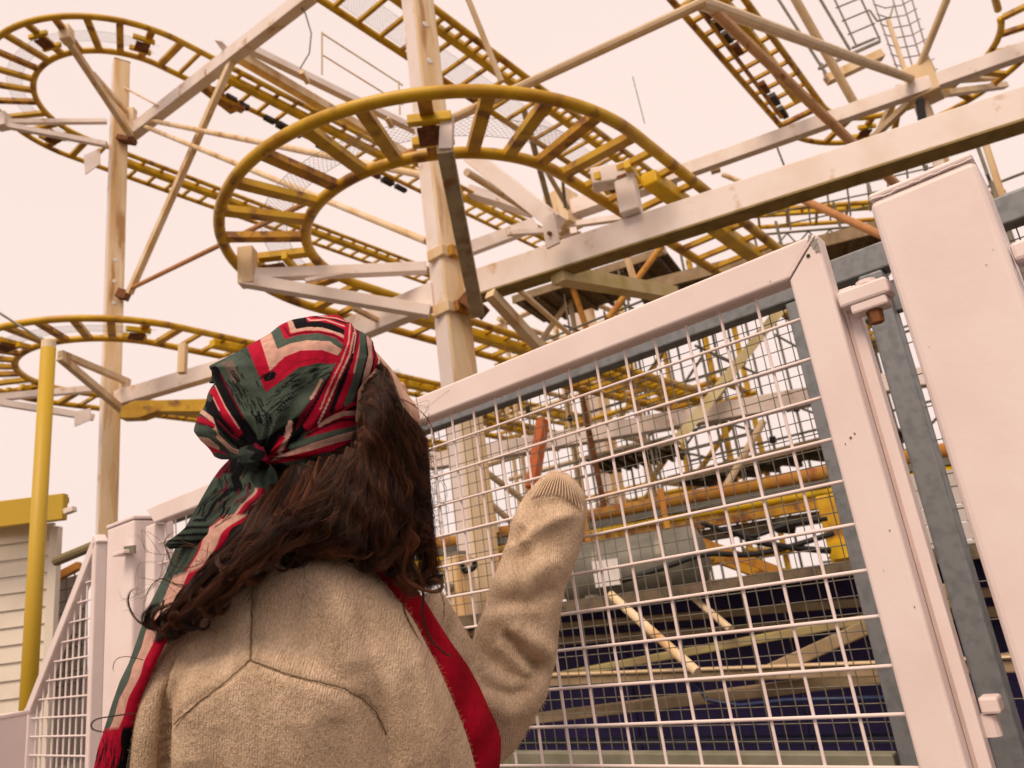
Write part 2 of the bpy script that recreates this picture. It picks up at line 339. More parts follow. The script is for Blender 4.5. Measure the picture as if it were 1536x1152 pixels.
# hub and beams of the distant column
t = thing('beam_hub', 'distant white hub of beams seen through the largest track turn', 'beam hub', at(845, 322, Y=18), 'white beams of the roller coaster')
p = at(845, 320, Y=19.6); MB().box(p-KZ*.5, p+KZ*.6, .75, .75, up=GD).build('hub_box', CRM, t, bevel=.03)
for a, b, wp in (((850, 318), (1012, 262), 24), ((850, 338), (1010, 316), 9), ((692, 378), (800, 338), 18), ((700, 286), (800, 318), 15), ((860, 345), (864, 372), 10), ((760, 350), (840, 345), 8)):
    pbar([a, b], wp, WHT, 'beam_arm', t, Ys=(19.5, 18.8) if b[0] > 900 else (18.5, 19.5))
# pale ladders, braces and rods: every one a thing of its own
def rod(label, a, b, wpx, m=CRMP, Ys=None, zs=None, ds=None, sq=False, group='braces of the roller coaster', name='brace'):
    P = [at(*p, Y=Ys[i]) if Ys else at(*p, z=zs[i]) if zs else at(*p, d=ds[i]) for i, p in enumerate((a, b))]
    r = wpx*(dep(P[0])+dep(P[1]))/4/FOC
    mb = MB().box(P[0], P[1], 2*r, 2*r) if sq else MB().tube(lin(P[0], P[1], 2), r, 10)
    o = mb.build(name, m, None, smooth=False, bevel=0)
    return tag(o, label, 'brace', group)
rod('long thin brace dropping from the upper left beam to the left column', (353, 80), (194, 440), 8.5, CRM, Ys=(11.4, 12.95), sq=True)
rod('thin rusty rod rising from the left column behind the largest turn', (198, 432), (640, 216), 8, mat('orange rod', (.5, .24, .09), .7, rust=.3), Ys=(12.9, 8.0))
rod('upper of two long cream struts between the left and middle columns', (212, 178), (640, 264), 8.5, CRM, Ys=(13.1, 8.0))
rod('lower of two long cream struts between the left and middle columns', (208, 186), (640, 362), 8.5, CRM, Ys=(13.1, 8.0))
rod('thin tie wire crossing the upper left track turn', (180, 128), (236, 158), 3, CRM, Ys=(13.3, 12.5))
nd = at(1052, 4, z=7.2)
rod('long cream pole from the middle column up to the top right', (640, 196), (1058, 2), 15, CRMP, zs=(7.0, 7.2), name='brace')
P1_ = at(1366, 118, Y=12.0); r_ = .075
tag(MB().tube([nd, P1_], r_, 10).build('brace', CRMP), 'cream pole from the top edge down to the upper right column hub', 'brace', 'braces of the roller coaster')
tag(MB().tube([at(1062, 8, z=7.3), at(1400, 330, Y=9.5)], .06, 10).build('brace', mat('rust brown pole', (.58, .34, .17), .6, rust=.4)), 'steep brown pole passing behind the big white beam', 'brace', 'braces of the roller coaster')
rod('cream pole leaning to the upper right column hub from above', (1428, -20), (1376, 108), 11, Ys=(11.0, 12.1))
rod('tapering brown leg behind the pole crossing, above the thin beam', (1188, -10), (1282, 156), 13, Ys=(12.4, 13.4))
rod('bent cream pole over the top centre track run', (698, -12), (752, 122), 9, CRM, Ys=(9.0, 9.4))
rod('rusty orange rod behind the top of the square gate post', (1196, 296), (1325, 354), 12, mat('orange rod', (.5, .24, .09), .7), Ys=(10.5, 9.5))
rod('pale diagonal pole between the two white beams', (1084, 262), (1160, 292), 7, CRM, Ys=(12.2, 11.8))
rod('cream diagonal strut under the big white beam, ending at the gate top', (735, 440), (812, 524), 15, CRM, Ys=(7.5, 8.2), sq=True)
rod('shallow yellowish strut under the big white beam', (835, 412), (1010, 442), 22, mat('mossy cream', (.66, .55, .3), .6, col2=(.5, .42, .14), scale=3), Ys=(7.3, 9.0), sq=True)
rod('thin orange tinted strut left of the distant column', (775, 432), (862, 508), 8, Ys=(10, 13))
rod('rusted post beside the distant column', (856, 422), (880, 494), 9, ORG, Ys=(14, 14.2))
rod('rusted diagonal under the dark decks', (992, 370), (912, 478), 10, ORG, Ys=(13, 13))
rod('white post hanging from the big beam, right of the distant column', (938, 378), (952, 424), 10, CRM, Ys=(10, 10))
rod('slim cream post at the far right under the big white beam', (1477, 212), (1505, 300), 10, CRM, Ys=(9, 9))
rod('pale brace pole in the right of the gate mesh', (1190, 440), (1015, 662), 15, mat('pale yellow brace', (.7, .62, .36), .6, col2=(.6, .5, .25), scale=3), Ys=(11, 11), sq=True)
rod('thin grey brace pole low in the right of the gate mesh', (1145, 632), (1082, 742), 11, CRMP, Ys=(10, 10))
rod('cream diagonal behind the gate, right of the middle column', (725, 705), (838, 790), 10, CRMP, Ys=(9, 10))
rod('second cream diagonal behind the gate, right of the middle column', (735, 755), (800, 812), 10, CRM, Ys=(9.2, 9.8))
rod('orange red diagonal post behind the gate, above the cuff', (814, 632), (798, 732), 15, mat('orange red paint', (.52, .13, .03), .6, rust=.3), Ys=(10, 9.6), sq=True)
rod('dark rusty post behind the gate, right of the cuff', (872, 590), (912, 790), 9, RUST, Ys=(11, 11))
rod('cream post behind the gate, beside the middle column', (712, 640), (742, 800), 14, CRM, Ys=(10, 10), sq=True)
rod('white diagonal tube low behind the gate', (916, 892), (1046, 1008), 14, CRM, Ys=(5.2, 4.6))
rod('shorter beige diagonal tube low behind the gate', (1040, 896), (1096, 944), 11, CRMP, Ys=(5.2, 4.9))

rod('brown pole of a leaning pair inside the largest track turn', (786, 165), (832, 338), 9, BRACE, Ys=(13, 15))
rod('shorter cream pole of a leaning pair inside the largest track turn', (806, 232), (852, 312), 8, CRMP, Ys=(14, 16))
rod('dark upright pole inside the largest track turn', (842, 250), (848, 312), 5, SCAF, Ys=(15, 15.5))
rod('long pale strut inside the largest track turn, left of the white knee brace', (700, 258), (800, 320), 11, CRM, Ys=(11, 13))
rod('thin wire hanging from the thinner white beam', (1166, 222), (1180, 258), 3, SCAF, Ys=(12, 12))
t = thing('guard_rail', 'thin guard rail crossing below the big white beam, left of the square post', 'rail', at(1250, 300, d=17))
for a, b in (((1150, 308), (1420, 246)), ((1150, 322), (1440, 262)), ((1170, 338), (1320, 306))): MB().tube([at(*a, d=17), at(*b, d=16)], .018, 6).build('handrail', SCAF, t)
for k in range(8): MB().tube([at(1180+30*k, 296-7*k, d=16.8), at(1186+30*k, 345-7*k, d=16.8)], .02, 6).build('rail_post', SCAF, t)
t = thing('lattice_girder', 'dark thin lattice girder just below the far horizontal track run', 'girder', at(1230, 350, d=18))
for a, b in (((1140, 352), (1330, 336)), ((1150, 372), (1330, 350))): MB().tube([at(*a, d=18), at(*b, d=17)], .03, 6).build('chord', SCAF, t)
for k in range(11): MB().tube([at(1148+16*k, 352-1.4*k+(19 if k % 2 else 0), d=17.8), at(1164+16*k, 352-1.4*k+(0 if k % 2 else 17), d=17.7)], .02, 5).build('lattice_bar', SCAF, t)
# walkway along the upper left track
t = thing('catwalk', 'narrow white catwalk with thin handrails above the upper left track run', 'catwalk', at(420, 110, z=12.9))
pbar([(362, 67), (625, 196)], 11, WHT, 'edge_beam', t, zs=(13.0, 13.0))
pbar([(354, 82), (640, 250)], 13, CRM, 'edge_beam', t, zs=(12.8, 12.8))
for a, b in (((452, 108), (462, 124)), ((580, 176), (588, 190))): pbar([a, b], 7, CRM, 'cross_piece', t, zs=(12.9, 12.85))
for a, b in (((483, 50), (604, 128)), ((483, 82), (604, 157))): MB().tube([at(*a, z=13.9), at(*b, z=13.9)], .02, 6).build('handrail', CRM, t)
for a, b in (((483, 48), (483, 112)), ((598, 122), (600, 172))): MB().tube([at(*a, d=15.5), at(*b, d=15.5)], .018, 6).build('rail_post', CRM, t)
cb = [at(x, y, d=13) for x, y in ((440, -5), (458, 20), (467, 50), (464, 80), (450, 103))]
tag(MB().tube(cb, .012, 6).build('cable', GALW), 'thin cable looping down to the upper left catwalk', 'cable')
t = thing('chain_drive', 'dark chain gear along the lower rail of the upper left track run', 'chain drive', at(400, 170, z=12.3))
for k in range(16):
    u = k/15; x, y = 318+u*295, 134+u*155
    if k % 4 != 3: MB().box(at(x, y, z=12.35), at(x+15, y+8, z=12.35), .12+.05*(k % 2), .09).build('chain_guard', mat('greasy steel', (.03, .024, .02), .5) if k % 3 else RUST, t)
for a, b in (((303, 128), (350, 165)), ((320, 142), (365, 163))): pbar([a, b], 12, YELR, 'side_plate', t, zs=(12.3, 12.3))
t = thing('box_girder', 'yellow box girder beside the lower left beam', 'girder', at(250, 610, Y=12))
MB().quadprism([at(*p, Y=12.3) for p in ((188, 613), (206, 604), (345, 600), (345, 620), (240, 620), (214, 629), (184, 630))], .25).build('girder_body', YEL, t, bevel=.01)
t = thing('chain_drive', 'dark chain gear on the left rail of the upper right track run', 'chain drive', at(1090, 60, z=10.2))
for k in range(9):
    u = k/8; x, y = 1058+u*112, 12+u*150
    if k not in (4, 5): MB().box(at(x, y, z=10.15), at(x+9, y+13, z=10.15), .11+.05*(k % 2), .09).build('chain_guard', mat('greasy steel', (.03, .024, .02), .5) if k % 3 else RUST, t)
MB().tube([at(1050, 14, z=10.1), at(1172, 176, z=10.1)], .04, 8).build('chain_channel', YELR, t)
# distant ladder, cage and walkways at the upper right
t = thing('caged_ladder', 'thin caged ladder above the upper right column hub', 'ladder', at(1360, 100, Y=13))
for a, b in (((1308, -5), (1348, 110)), ((1338, -5), (1372, 112)), ((1368, 0), (1402, 118)), ((1352, -5), (1388, 112))): MB().tube([at(*a, Y=13), at(*b, Y=13)], .016, 5).build('upright', LILAC, t)
for k in range(8):
    u = k/7; MB().tube([at(1310+36*u+x, 0+105*u+y, Y=13) for x, y in ((0, 6), (18, 12), (42, 8), (60, -2))], .012, 5).build('cage_hoop', LILAC, t)
MB().tube([at(*p, Y=12.6) for p in ((1305, 16), (1316, 32), (1335, 26), (1340, 8))], .02, 6).build('light_bracket', SCAF, t); pbar([(1332, 30), (1358, 108)], 5, CRMP, 'light_post', t, Ys=(12.5, 12.4))
t = thing('inspection_stair', 'pale inspection stair and platform frames at the top right', 'stair', at(1230, 60, Y=15))
for a, b, wp in (((1165, -5), (1245, 120), 3), ((1228, -5), (1275, 75), 3), ((1250, -5), (1285, 70), 2), ((1290, -5), (1320, 60), 2)): pbar([a, b], wp, SCAF, 'stringer', t, Ys=(15, 15), bevel=0)
for k in range(4): MB().tube([at(1254+9*k, 12+20*k, Y=15), at(1296+8*k, -5+20*k, Y=15)], .02, 5).build('rung', LILAC, t)
for a, b, wp in (((1228, 103), (1320, 62), 4), ((1240, 120), (1322, 82), 13), ((1232, 95), (1240, 120), 3), ((1278, 72), (1312, 58), 3)): pbar([a, b], wp, CRM if wp > 10 else SCAF, 'platform_edge', t, Ys=(15, 15), bevel=0)
pole('antenna_rod', 'hair thin upright rod above the right of the largest track turn', 'rod', at(949, 115, Y=14), at(967, 185, Y=14), .01, SCAF)

# ------------------------------------------------------------------ background behind the gate: decks, scaffold, station
def offz(px, py, off):                                       # where a line of sight meets the plane parallel to the gate
    r = ray(px, py); t_ = (GN @ (GO+GN*off-CAM))/(GN @ r); return CAM+r*t_
def deck(label, a, b, z, wd, th, rim=True, n=9):
    A, B = at(*a, z=z), at(*b, z=z); t = thing('scaffold_deck', label, 'deck', A, 'dark decks in the scaffold'); d = B-A; ln = np.linalg.norm(d); d /= ln; nv = np.cross(KZ, d)
    if nv[1] < 0: nv = -nv
    for k in range(6):
        o = nv*(wd*(k+.5)/6)
        MB().box(A+o, B+o, wd/6-.015, .05).build('board', BOARD, t)
    for k in range(n):
        q = A+d*ln*(k+.5)/n; MB().box(q-KZ*.07, q+nv*wd-KZ*.07, .07, .09).build('joist', BOARD, t)
    if rim: MB().box(A-nv*.03+KZ*.02, B-nv*.03+KZ*.02, .05, th).build('edge_board', TIMB, t)
    return t
deck('dark deck under the big white beam, left of the rusted diagonal', (770, 452), (1000, 378), 7.4, 1.5, .16)
deck('long dark deck running behind the gate corner to the square post', (955, 436), (1345, 336), 6.2, 1.3, .2)
deck('dark deck seen through the upper right of the gate mesh', (1005, 722), (1330, 640), 3.2, 1.2, .14)
deck('short dark deck seen through the middle of the gate mesh', (880, 690), (1010, 664), 3.9, 1.4, .12)
A_, B_ = at(700, 684, d=13), at(1420, 560, d=10.5); beam('pinkish white beam seen through the gate mesh, halfway up', A_-(B_-A_)*.1, B_+(B_-A_)*.7, .25, .26)
def scaffold(label, o, nx, ny, nz, sx, sy, sz, z0=0, r=.024, skip=.1, diag=4, m=SCAF):
    t = thing('scaffold_tower', label, 'scaffolding', o, 'scaffolding behind the gate'); o = np.array(o, float)
    P = lambda i, j, k: o+GD*i*sx+AD*j*sy+KZ*(z0+k*sz)
    for i in range(nx):
        for j in range(ny): MB().tube([P(i, j, 0), P(i, j, nz-.4)], r, 6).build('standard', m, t)
    for k in range(nz):
        for j in range(ny):
            if random.random() > skip: MB().tube([P(0, j, k)-GD*.2, P(nx-1, j, k)+GD*.2], r, 6).build('ledger', m, t)
        for i in range(nx):
            if random.random() > skip: MB().tube([P(i, 0, k)-AD*.2+KZ*.06, P(i, ny-1, k)+AD*.2+KZ*.06], r, 6).build('transom', m, t)
    for q in range(diag):
        i, j, k = random.randrange(nx-1), random.randrange(ny), random.randrange(nz-1)
        MB().tube([P(i, j, k)+KZ*.1, P(i+1, j, k+1)-KZ*.1], r, 6).build('diagonal', m, t)
    for q in range(nx*ny):
        i, j, k = random.randrange(nx), random.randrange(ny), random.randrange(nz)
        MB().box(P(i, j, k)-KZ*.05, P(i, j, k)+KZ*.07, .1, .1).build('coupler', BLK, t)
    return t
scaffold('scaffold of thin tubes behind the right half of the gate', at(1010, 820, Y=13.5)*[1, 1, 0], 5, 2, 6, 1.5, 1.8, 1.25, skip=.25)
scaffold('denser scaffold at the foot of the distant column', at(820, 820, Y=15)*[1, 1, 0], 4, 2, 6, 1.3, 1.5, 1.3, diag=5, skip=.3)
scaffold('far scaffold of thin tubes beyond the square gate post', at(1240, 800, Y=15)*[1, 1, 0], 4, 2, 6, 1.7, 1.9, 1.5, r=.026, diag=4, skip=.3)
scaffold('cream lattice tower behind the middle column, seen through the gate mesh', at(700, 790, Y=17)*[1, 1, 0], 3, 2, 6, 1.8, 2.0, 1.5, r=.06, diag=7, m=CRMP, skip=.2)
scaffold('yellow lattice tower behind the middle of the gate mesh', at(880, 790, Y=19)*[1, 1, 0], 3, 2, 5, 2.0, 2.0, 1.9, r=.07, diag=6, m=YEL, skip=.15)
straight('short yellow track stub with a blunt end, seen through the gate mesh', at(820, 548, z=4.3), at(1046, 606, z=4.3), step=.4)
straight('low yellow track run right of the middle column, behind the gate mesh', at(600, 610, z=4.9), at(860, 668, z=4.9), step=.5)
# the station track: stacked beams crossing behind the gate
A_, B_ = zline((560, 834), (1470, 666), 2.3, 3, 2)
t = thing('station_track', 'rusty orange and yellow station track crossing behind the gate mesh', 'coaster track', (A_+B_)/2)
k = .0068
MB().tube(lin(A_, B_, 3), .078, 12).build('top_rail', ORG, t, smooth=True)
MB().box(A_-KZ*.115, B_-KZ*.115, .12, .075).build('channel', GREY, t)
MB().tube(lin(A_-KZ*.2, B_-KZ*.2, 3), .045, 10).build('lower_rail', YELB, t, smooth=True)
MB().box(A_-KZ*.3+GN*.1, B_-KZ*.3+GN*.1, .2, .13).build('girder', YELR, t)
MB().box(A_-KZ*.44+GN*.3, B_-KZ*.44+GN*.3, .3, .12).build('sleeper_beam', BOARD, t)
A2, B2 = A_+GN*.9, B_+GN*.9
MB().tube(lin(A2, B2, 3), .07, 12).build('far_rail', YELR, t, smooth=True)
for s_ in np.arange(.5, np.linalg.norm(B_-A_), .62):
    q = A_+(B_-A_)/np.linalg.norm(B_-A_)*s_-KZ*.13; MB().box(q, q+GN*.9, .06, .06).build('cross_tie', YELR, t)
t = thing('steel_post', 'yellow box post under the station track, near the gate stile', 'post', at(1265, 880, d=7.3))
q = at(1246, 742, d=7.3); q2 = V3(q[0], q[1], at(1262, 885, d=7.3)[2]); MB().box(q, q2, .24, .2, up=GN).build('shaft', YEL, t, bevel=.015)
MB().box(q-KZ*.02+GD*.14, q2+GD*.14, .08, .05, up=GD).build('side_rib', KYEL, t); MB().box(q2+KZ*.28+GD*.05, q2+KZ*.42+GD*.05, .34, .26, up=GD).build('knee_plate', YELB, t)
MB().box(q2, q2-KZ*.9, .12, .12, up=GD).build('base_leg', TIMB, t)
# grey tank under the station track
A_, B_ = at(850, 862, d=7.6), at(1052, 838, d=7.2); A_[2] = B_[2] = (A_[2]+B_[2])/2
t = thing('air_tank', 'grey green air tank with a white paper label under the station track', 'tank', (A_+B_)/2)
u = (B_-A_)/np.linalg.norm(B_-A_); R_ = .30
MB().tube([A_-u*.06, A_-u*.05, A_, A_+u*.04, B_-u*.04, B_, B_+u*.05, B_+u*.07], [.02, R_*.55, R_*.9, R_, R_, R_*.9, R_*.55, .02], 28).build('shell', GREY, t, smooth=True)
for f_ in (.28, .74): q = A_+(B_-A_)*f_; MB().tube([q-u*.025, q+u*.025], R_+.008, 28).build('strap', SCAF, t)
q = A_+(B_-A_)*.36; toc = CAM-q; toc -= u*(toc@u); toc /= np.linalg.norm(toc); upv = np.cross(u, toc); upv *= np.sign(upv[2])
MB().box(q+toc*(R_+.003)-upv*.02, q+toc*(R_+.006)-upv*.02, .26, .24, up=upv).build('label', PAPER, t)
for f_ in (.2, .8): q = A_+(B_-A_)*f_+KZ*R_; MB().box(q, q+KZ*.4, .08, .05).build('hanger', ORG, t)
for nm, lab, pts, r in (('hose', 'upper black hose sagging right of the tank', ((1052, 784), (1095, 800), (1130, 806), (1180, 786), (1240, 778)), .022), ('hose', 'long black hose crossing the tank front', ((930, 872), (1000, 850), (1060, 828), (1120, 834), (1180, 822), (1250, 800)), .026),
    ('hose', 'lower black hose ending at the yellow box post', ((1090, 792), (1130, 812), (1190, 822), (1245, 826)), .03), ('hose', 'black hose hooked against the middle column foot', ((690, 842), (697, 858), (712, 852), (712, 838)), .025)):
    P = np.array([at(*p, d=6.9) for p in pts]); tt = np.linspace(0, len(P)-1, 24); P = np.stack([np.interp(tt, range(len(P)), P[:, i]) for i in range(3)], 1)
    for _ in range(3): P[1:-1] = (P[:-2]+2*P[1:-1]+P[2:])/4
    tag(MB().tube(P, r, 7).build(nm, BLK, smooth=True), lab, 'hose', 'black hoses by the tank')
rod('upper orange slanting channel right of the tank', (1050, 814), (1205, 872), 14, ORG, ds=(8, 8), sq=True); rod('lower orange slanting channel right of the tank', (1075, 838), (1200, 884), 12, YELR, ds=(7.9, 7.9), sq=True)
tag(MB().tube(lin(at(1165, 788, d=7.1), at(1190, 790, d=7.1), 2), .07, 12).build('motor', BLK, smooth=True), 'small dark motor hanging under the station track', 'motor')
# navy hoarding of the ride platform with beams in front
t = thing('platform_hoarding', 'dark navy hoarding panels below the station, behind the gate', 'hoarding', offz(1000, 1000, 4.2))
for k in range(8):
    a0_ = -7.2+1.35*k; MB().quadprism([gz(a0_, .02, 4.2), gz(a0_+1.33, .02, 4.2), gz(a0_+1.33, 1.22, 4.2), gz(a0_, 1.22, 4.2)], .04).build('panel', NAVY, t)
def hbeam(label, a, b, off, hpx, m=TIMB, wd=.1):
    A, B = offz(*a, off), offz(*b, off); hh = .78*hpx*(dep(A)+dep(B))/2/FOC
    return tag(MB().box(A, B, wd, hh, ext=.4 if abs(b[0]-a[0]) < 600 else 2.2).build('platform_beam', m, bevel=.008), label, 'beam', 'beams of the ride platform')
hbeam('topmost beige platform beam, just below the tank', (640, 955), (1420, 893), 3.6, 14)
hbeam('second beige platform beam behind the gate', (640, 975), (1420, 922), 3.7, 15)
hbeam('thick middle platform beam with a pale top', (640, 1028), (1460, 1000), 3.0, 17)
hbeam('pale edge strip of the middle platform beam', (640, 1019), (1460, 988), 2.96, 4, CRMP, .06)
hbeam('yellowish beam slanting across the navy hoarding', (780, 1024), (1320, 925), 3.3, 15, mat('mossy timber', (.36, .31, .13), .8, col2=(.26, .2, .1), scale=4))
hbeam('brown beam slanting low across the navy hoarding', (700, 1090), (1340, 1012), 3.2, 20)
hbeam('short brown block beam beside the gate stile', (1225, 975), (1325, 930), 3.1, 26)
hbeam('dark blue kick rail above the fence foot', (640, 1114), (1400, 1108), 3.4, 12, mat('dark blue rail', (.03, .035, .07), .5))
tag(MB().tube([offz(*p, 3.0) for p in ((1040, 1018), (1060, 1050), (1110, 1058), (1180, 1050), (1335, 1046))], .012, 6).build('hose', BLUE, smooth=True), 'thin blue hose drooping behind the gate, low right', 'hose')
A_, B_ = offz(640, 990, 3.9), offz(1450, 930, 3.9)
tag(MB().quadprism([gz(-7.4, 1.24, 3.2), gz(3.2, 1.24, 3.2), gz(3.2, 1.24, 8), gz(-7.4, 1.24, 8)], .08).build('ride_platform', BOARD), 'dark boarded platform floor under the station track', 'platform')
# clutter of machine parts on the platform, seen small through the mesh
for i, (x, y, w_, h_, m_, lab, nm, d_) in enumerate(((690, 880, 40, 90, CRM, 'cream cabinet left of the sleeve behind the mesh', 'cabinet', 7), (890, 912, 26, 24, CRMP, 'small beige gearbox below the tank', 'gearbox', 6.6), (955, 905, 30, 18, RUST, 'small rusty bearing block below the tank', 'bearing', 6.6), (1015, 902, 34, 20, ORG, 'small orange bearing block right of the tank foot', 'bearing', 6.6), (1180, 890, 50, 20, GREY, 'low grey machine box near the yellow post', 'machine_box', 6.8), (1285, 885, 40, 30, GAL, 'blue grey machine box at the yellow post foot', 'machine_box', 6.8))):
    p = at(x, y, d=d_); k = d_/FOC; t = thing(nm, lab, 'machine part', p)
    MB().box(p-KZ*h_*k/2, p+KZ*h_*k/2, w_*k, w_*k*.7, up=GN).build('body', m_, t, bevel=.02)
    MB().box(p+KZ*h_*k/2, p+KZ*(h_*k/2+.04), w_*k*.6, w_*k*.5, up=GN).build('lid', SCAF, t)
    MB().tube([p-GN*w_*k*.35-GD*.03, p-GN*(w_*k*.35+.05)-GD*.03], .04, 10).build('flange', YELR if i % 2 else SCAF, t)
    if nm == 'cabinet':
        MB().box(p-KZ*h_*k/2, V3(p[0], p[1], 1.28), .3, .2, up=GN).build('stand', CRM, t)
    elif p[2]-h_*k/2 > 1.28: MB().box(p-KZ*h_*k/2, V3(p[0], p[1], 1.27), .12, .12, up=GN).build('stand', SCAF, t)

# clad wall at the right edge
t = thing('clad_wall', 'pale grey boarded wall seen between the fence post and the square gate post', 'wall', at(1480, 900, d=5.2))
lo = at(1400, 1052, d=5.2); 
xs = at(1560, 1040, d=5.2)-lo; xs[2] = 0; xs /= np.linalg.norm(xs); z0 = lo[2]; bh = .128
for k in range(12):
    q = lo+xs*(.0)+KZ*bh*(k+.5)
    for j in range(2): MB().box(q+xs*(.62*j+.003-(.2 if k % 2 else 0)), q+xs*(.62*j+.615-(.2 if k % 2 else 0)), .03+.003*((k+j) % 2), bh-.008).build('wall_board', TILE, t, bevel=.003)
MB().box(lo+np.cross(xs, KZ)*-.04+KZ*.0, lo+np.cross(xs, KZ)*-.04+KZ*1.6, .03, .02, up=xs).build('corner_strip', WHT, t)
MB().box(lo+xs*-.3-KZ*.35, lo+xs*1.6-KZ*.35, .2, .7).build('plinth', TIMB, t)

# ------------------------------------------------------------------ galvanised fence behind the gate
t = thing('galvanised_fence', 'galvanised steel fence with small square mesh right behind the white gate', 'fence', gz(-.2, 0, 1.07))
oF = 1.07
MB().box(gz(-4.6, 2.115, oF), gz(1.6, 2.115, oF), .07, .085).build('top_rail', GAL, t, bevel=.006)
MB().box(gz(-.31, .02, oF), gz(-.31, 2.07, oF), .06, .05, up=GD).build('stile', GAL, t, bevel=.005)
MB().box(gz(-2.95, .02, oF), gz(-2.95, 2.07, oF), .06, .05, up=GD).build('stile', GAL, t, bevel=.005)
MB().box(gz(-2.9, .685, oF), gz(-.35, .685, oF), .05, .06).build('bottom_rail', mat('mossy galvanised', (.27, .26, .2), .6, .3, col2=(.2, .2, .13), scale=8), t, bevel=.005)
MB().box(gz(-.065, 0, oF), gz(-.065, 2.07, oF), .072, .085, up=GN).build('post', GAL, t, bevel=.008)
MB().box(gz(-.2, 1.99, oF+.02), gz(.1, 1.99, oF+.02), .04, .1).build('post_bracket', GAL, t, bevel=.005)
for k in range(50): MB().tube([gz(-.36-.05*k, .71, oF+.02), gz(-.36-.05*k, 2.08, oF+.02)], 0.0019, 5, cap=False).build('wire', GALW, t)
for k in range(27): MB().tube([gz(-2.92, .74+.05*k, oF+.025), gz(-.335, .74+.05*k, oF+.025)], 0.0019, 5, cap=False).build('wire', GALW, t)
for k in range(14): MB().tube([gz(-.03+.05*k, .1, oF+.02), gz(-.03+.05*k, 2.08, oF+.02)], 0.0019, 5, cap=False).build('wire', GALW, t)
for k in range(20): MB().tube([gz(-.04, .14+.1*k, oF+.025), gz(.9, .14+.1*k, oF+.025)], 0.0019, 5, cap=False).build('wire', GALW, t)
tag(MB().box(gz(.3, 2.30, 1.5), gz(1.6, 2.30, 1.5), .1, .05).build('steel_rail', GAL, bevel=.006), 'short dark rail above the fence top at the right edge', 'rail')

# ------------------------------------------------------------------ white gate
t = thing('mesh_gate', 'white painted steel gate with square wire mesh, in front of the woman', 'gate', gp(-1.2, -1.73))
MB().quadprism([gp(.0695, .065), gp(-2.5, .065), gp(-2.432, -.001), gp(.0025, -.001)], .05).build('top_rail', GATE, t, bevel=.006, seg=3)
MB().quadprism([gp(.07, .0645), gp(.0028, -.0018), gp(.0028, -1.66), gp(.07, -1.66)], .0492).build('stile', GATE, t, bevel=.006, seg=3)
MB().box(gp(-2.466, -1.66), gp(-2.466, -.0015), .068, .05, up=GN).build('stile', GATE, t, bevel=.007, seg=3)
MB().box(gp(-2.43, -1.62), gp(0, -1.62), .05, .066).build('bottom_rail', GATE, t, bevel=.007, seg=3)
MB().box(gp(.083, -1.66, .026), gp(.083, -.04, .026), .024, .03, up=GN).build('stop_bar', GATE, t, bevel=.003)
MB().box(gp(.074, -1.6, .012), gp(.074, -.06, .012), .006, .004, up=GN).build('painted_shadow', mat('painted shadow pink', (.6, .47, .44), .6, bump=0), t)  # solid strip, coloured as the shadow line between stile and stop bar
def wob(): return random.gauss(0, .0008)
for k in range(1, 33):
    a = -.075*k+wob(); MB().tube([gp(a+wob(), 0, .004), gp(a+wob(), -.5, .004), gp(a+wob(), -1.1, .004), gp(a+wob(), -1.6, .004)], .0031, 8, cap=False).build('wire', GATE, t, smooth=True)
for k in range(1, 22):
    b = -.075*k+wob(); MB().tube([gp(.002, b+wob(), -.002), gp(-.6, b+wob(), -.002), gp(-1.2, b, -.002), gp(-2.432, b+wob(), -.002)], .0032, 8, cap=False).build('wire', GATE, t, smooth=True)
MB().tube([gp(.047, .028, -.0255), gp(.047, .028, -.0262)], .0035, 10).build('drain_hole', BLK, t)
def flake(parent, c, e1, e2, nrm, r, m, name='paint_chip'):
    k = 11; P = [c+nrm*.0006+(e1*math.cos(2*math.pi*i/k)+e2*math.sin(2*math.pi*i/k))*r*random.uniform(.45, 1.25) for i in range(k)]
    return MB().add(P, [tuple(range(k))]).build(name, m, parent)
CHIP = mat('bare grey steel', (.3, .28, .25), .6, bump=0)
for a, b, r in ((.058, .057, .006), (.064, .046, .008), (.066, .034, .007), (.06, .052, .004)): flake(t, gp(a, b, -.0255), GA, GB*1.3, -GN, r, CHIP)
for a, b, r, m in ((.035, -.31, .006, RUST), (.043, -.305, .004, RUST), (.024, -.318, .003, RUST), (.055, -.47, .003, RUST), (.06, -.59, .003, RUST), (.03, -.53, .0022, RUST), (-.03, .008, .003, RUST)): flake(t, gp(a, b, -.0255), GA*.8, GB*.9, -GN, r*.5, m)
P = [gp(.0035+.062*u, .001+.06*u, -.0252)+GA*random.gauss(0, .0006) for u in np.linspace(0, 1, 22)]; MB().tube(P, .0022, 6).build('weld_bead', GATE, t, smooth=True)
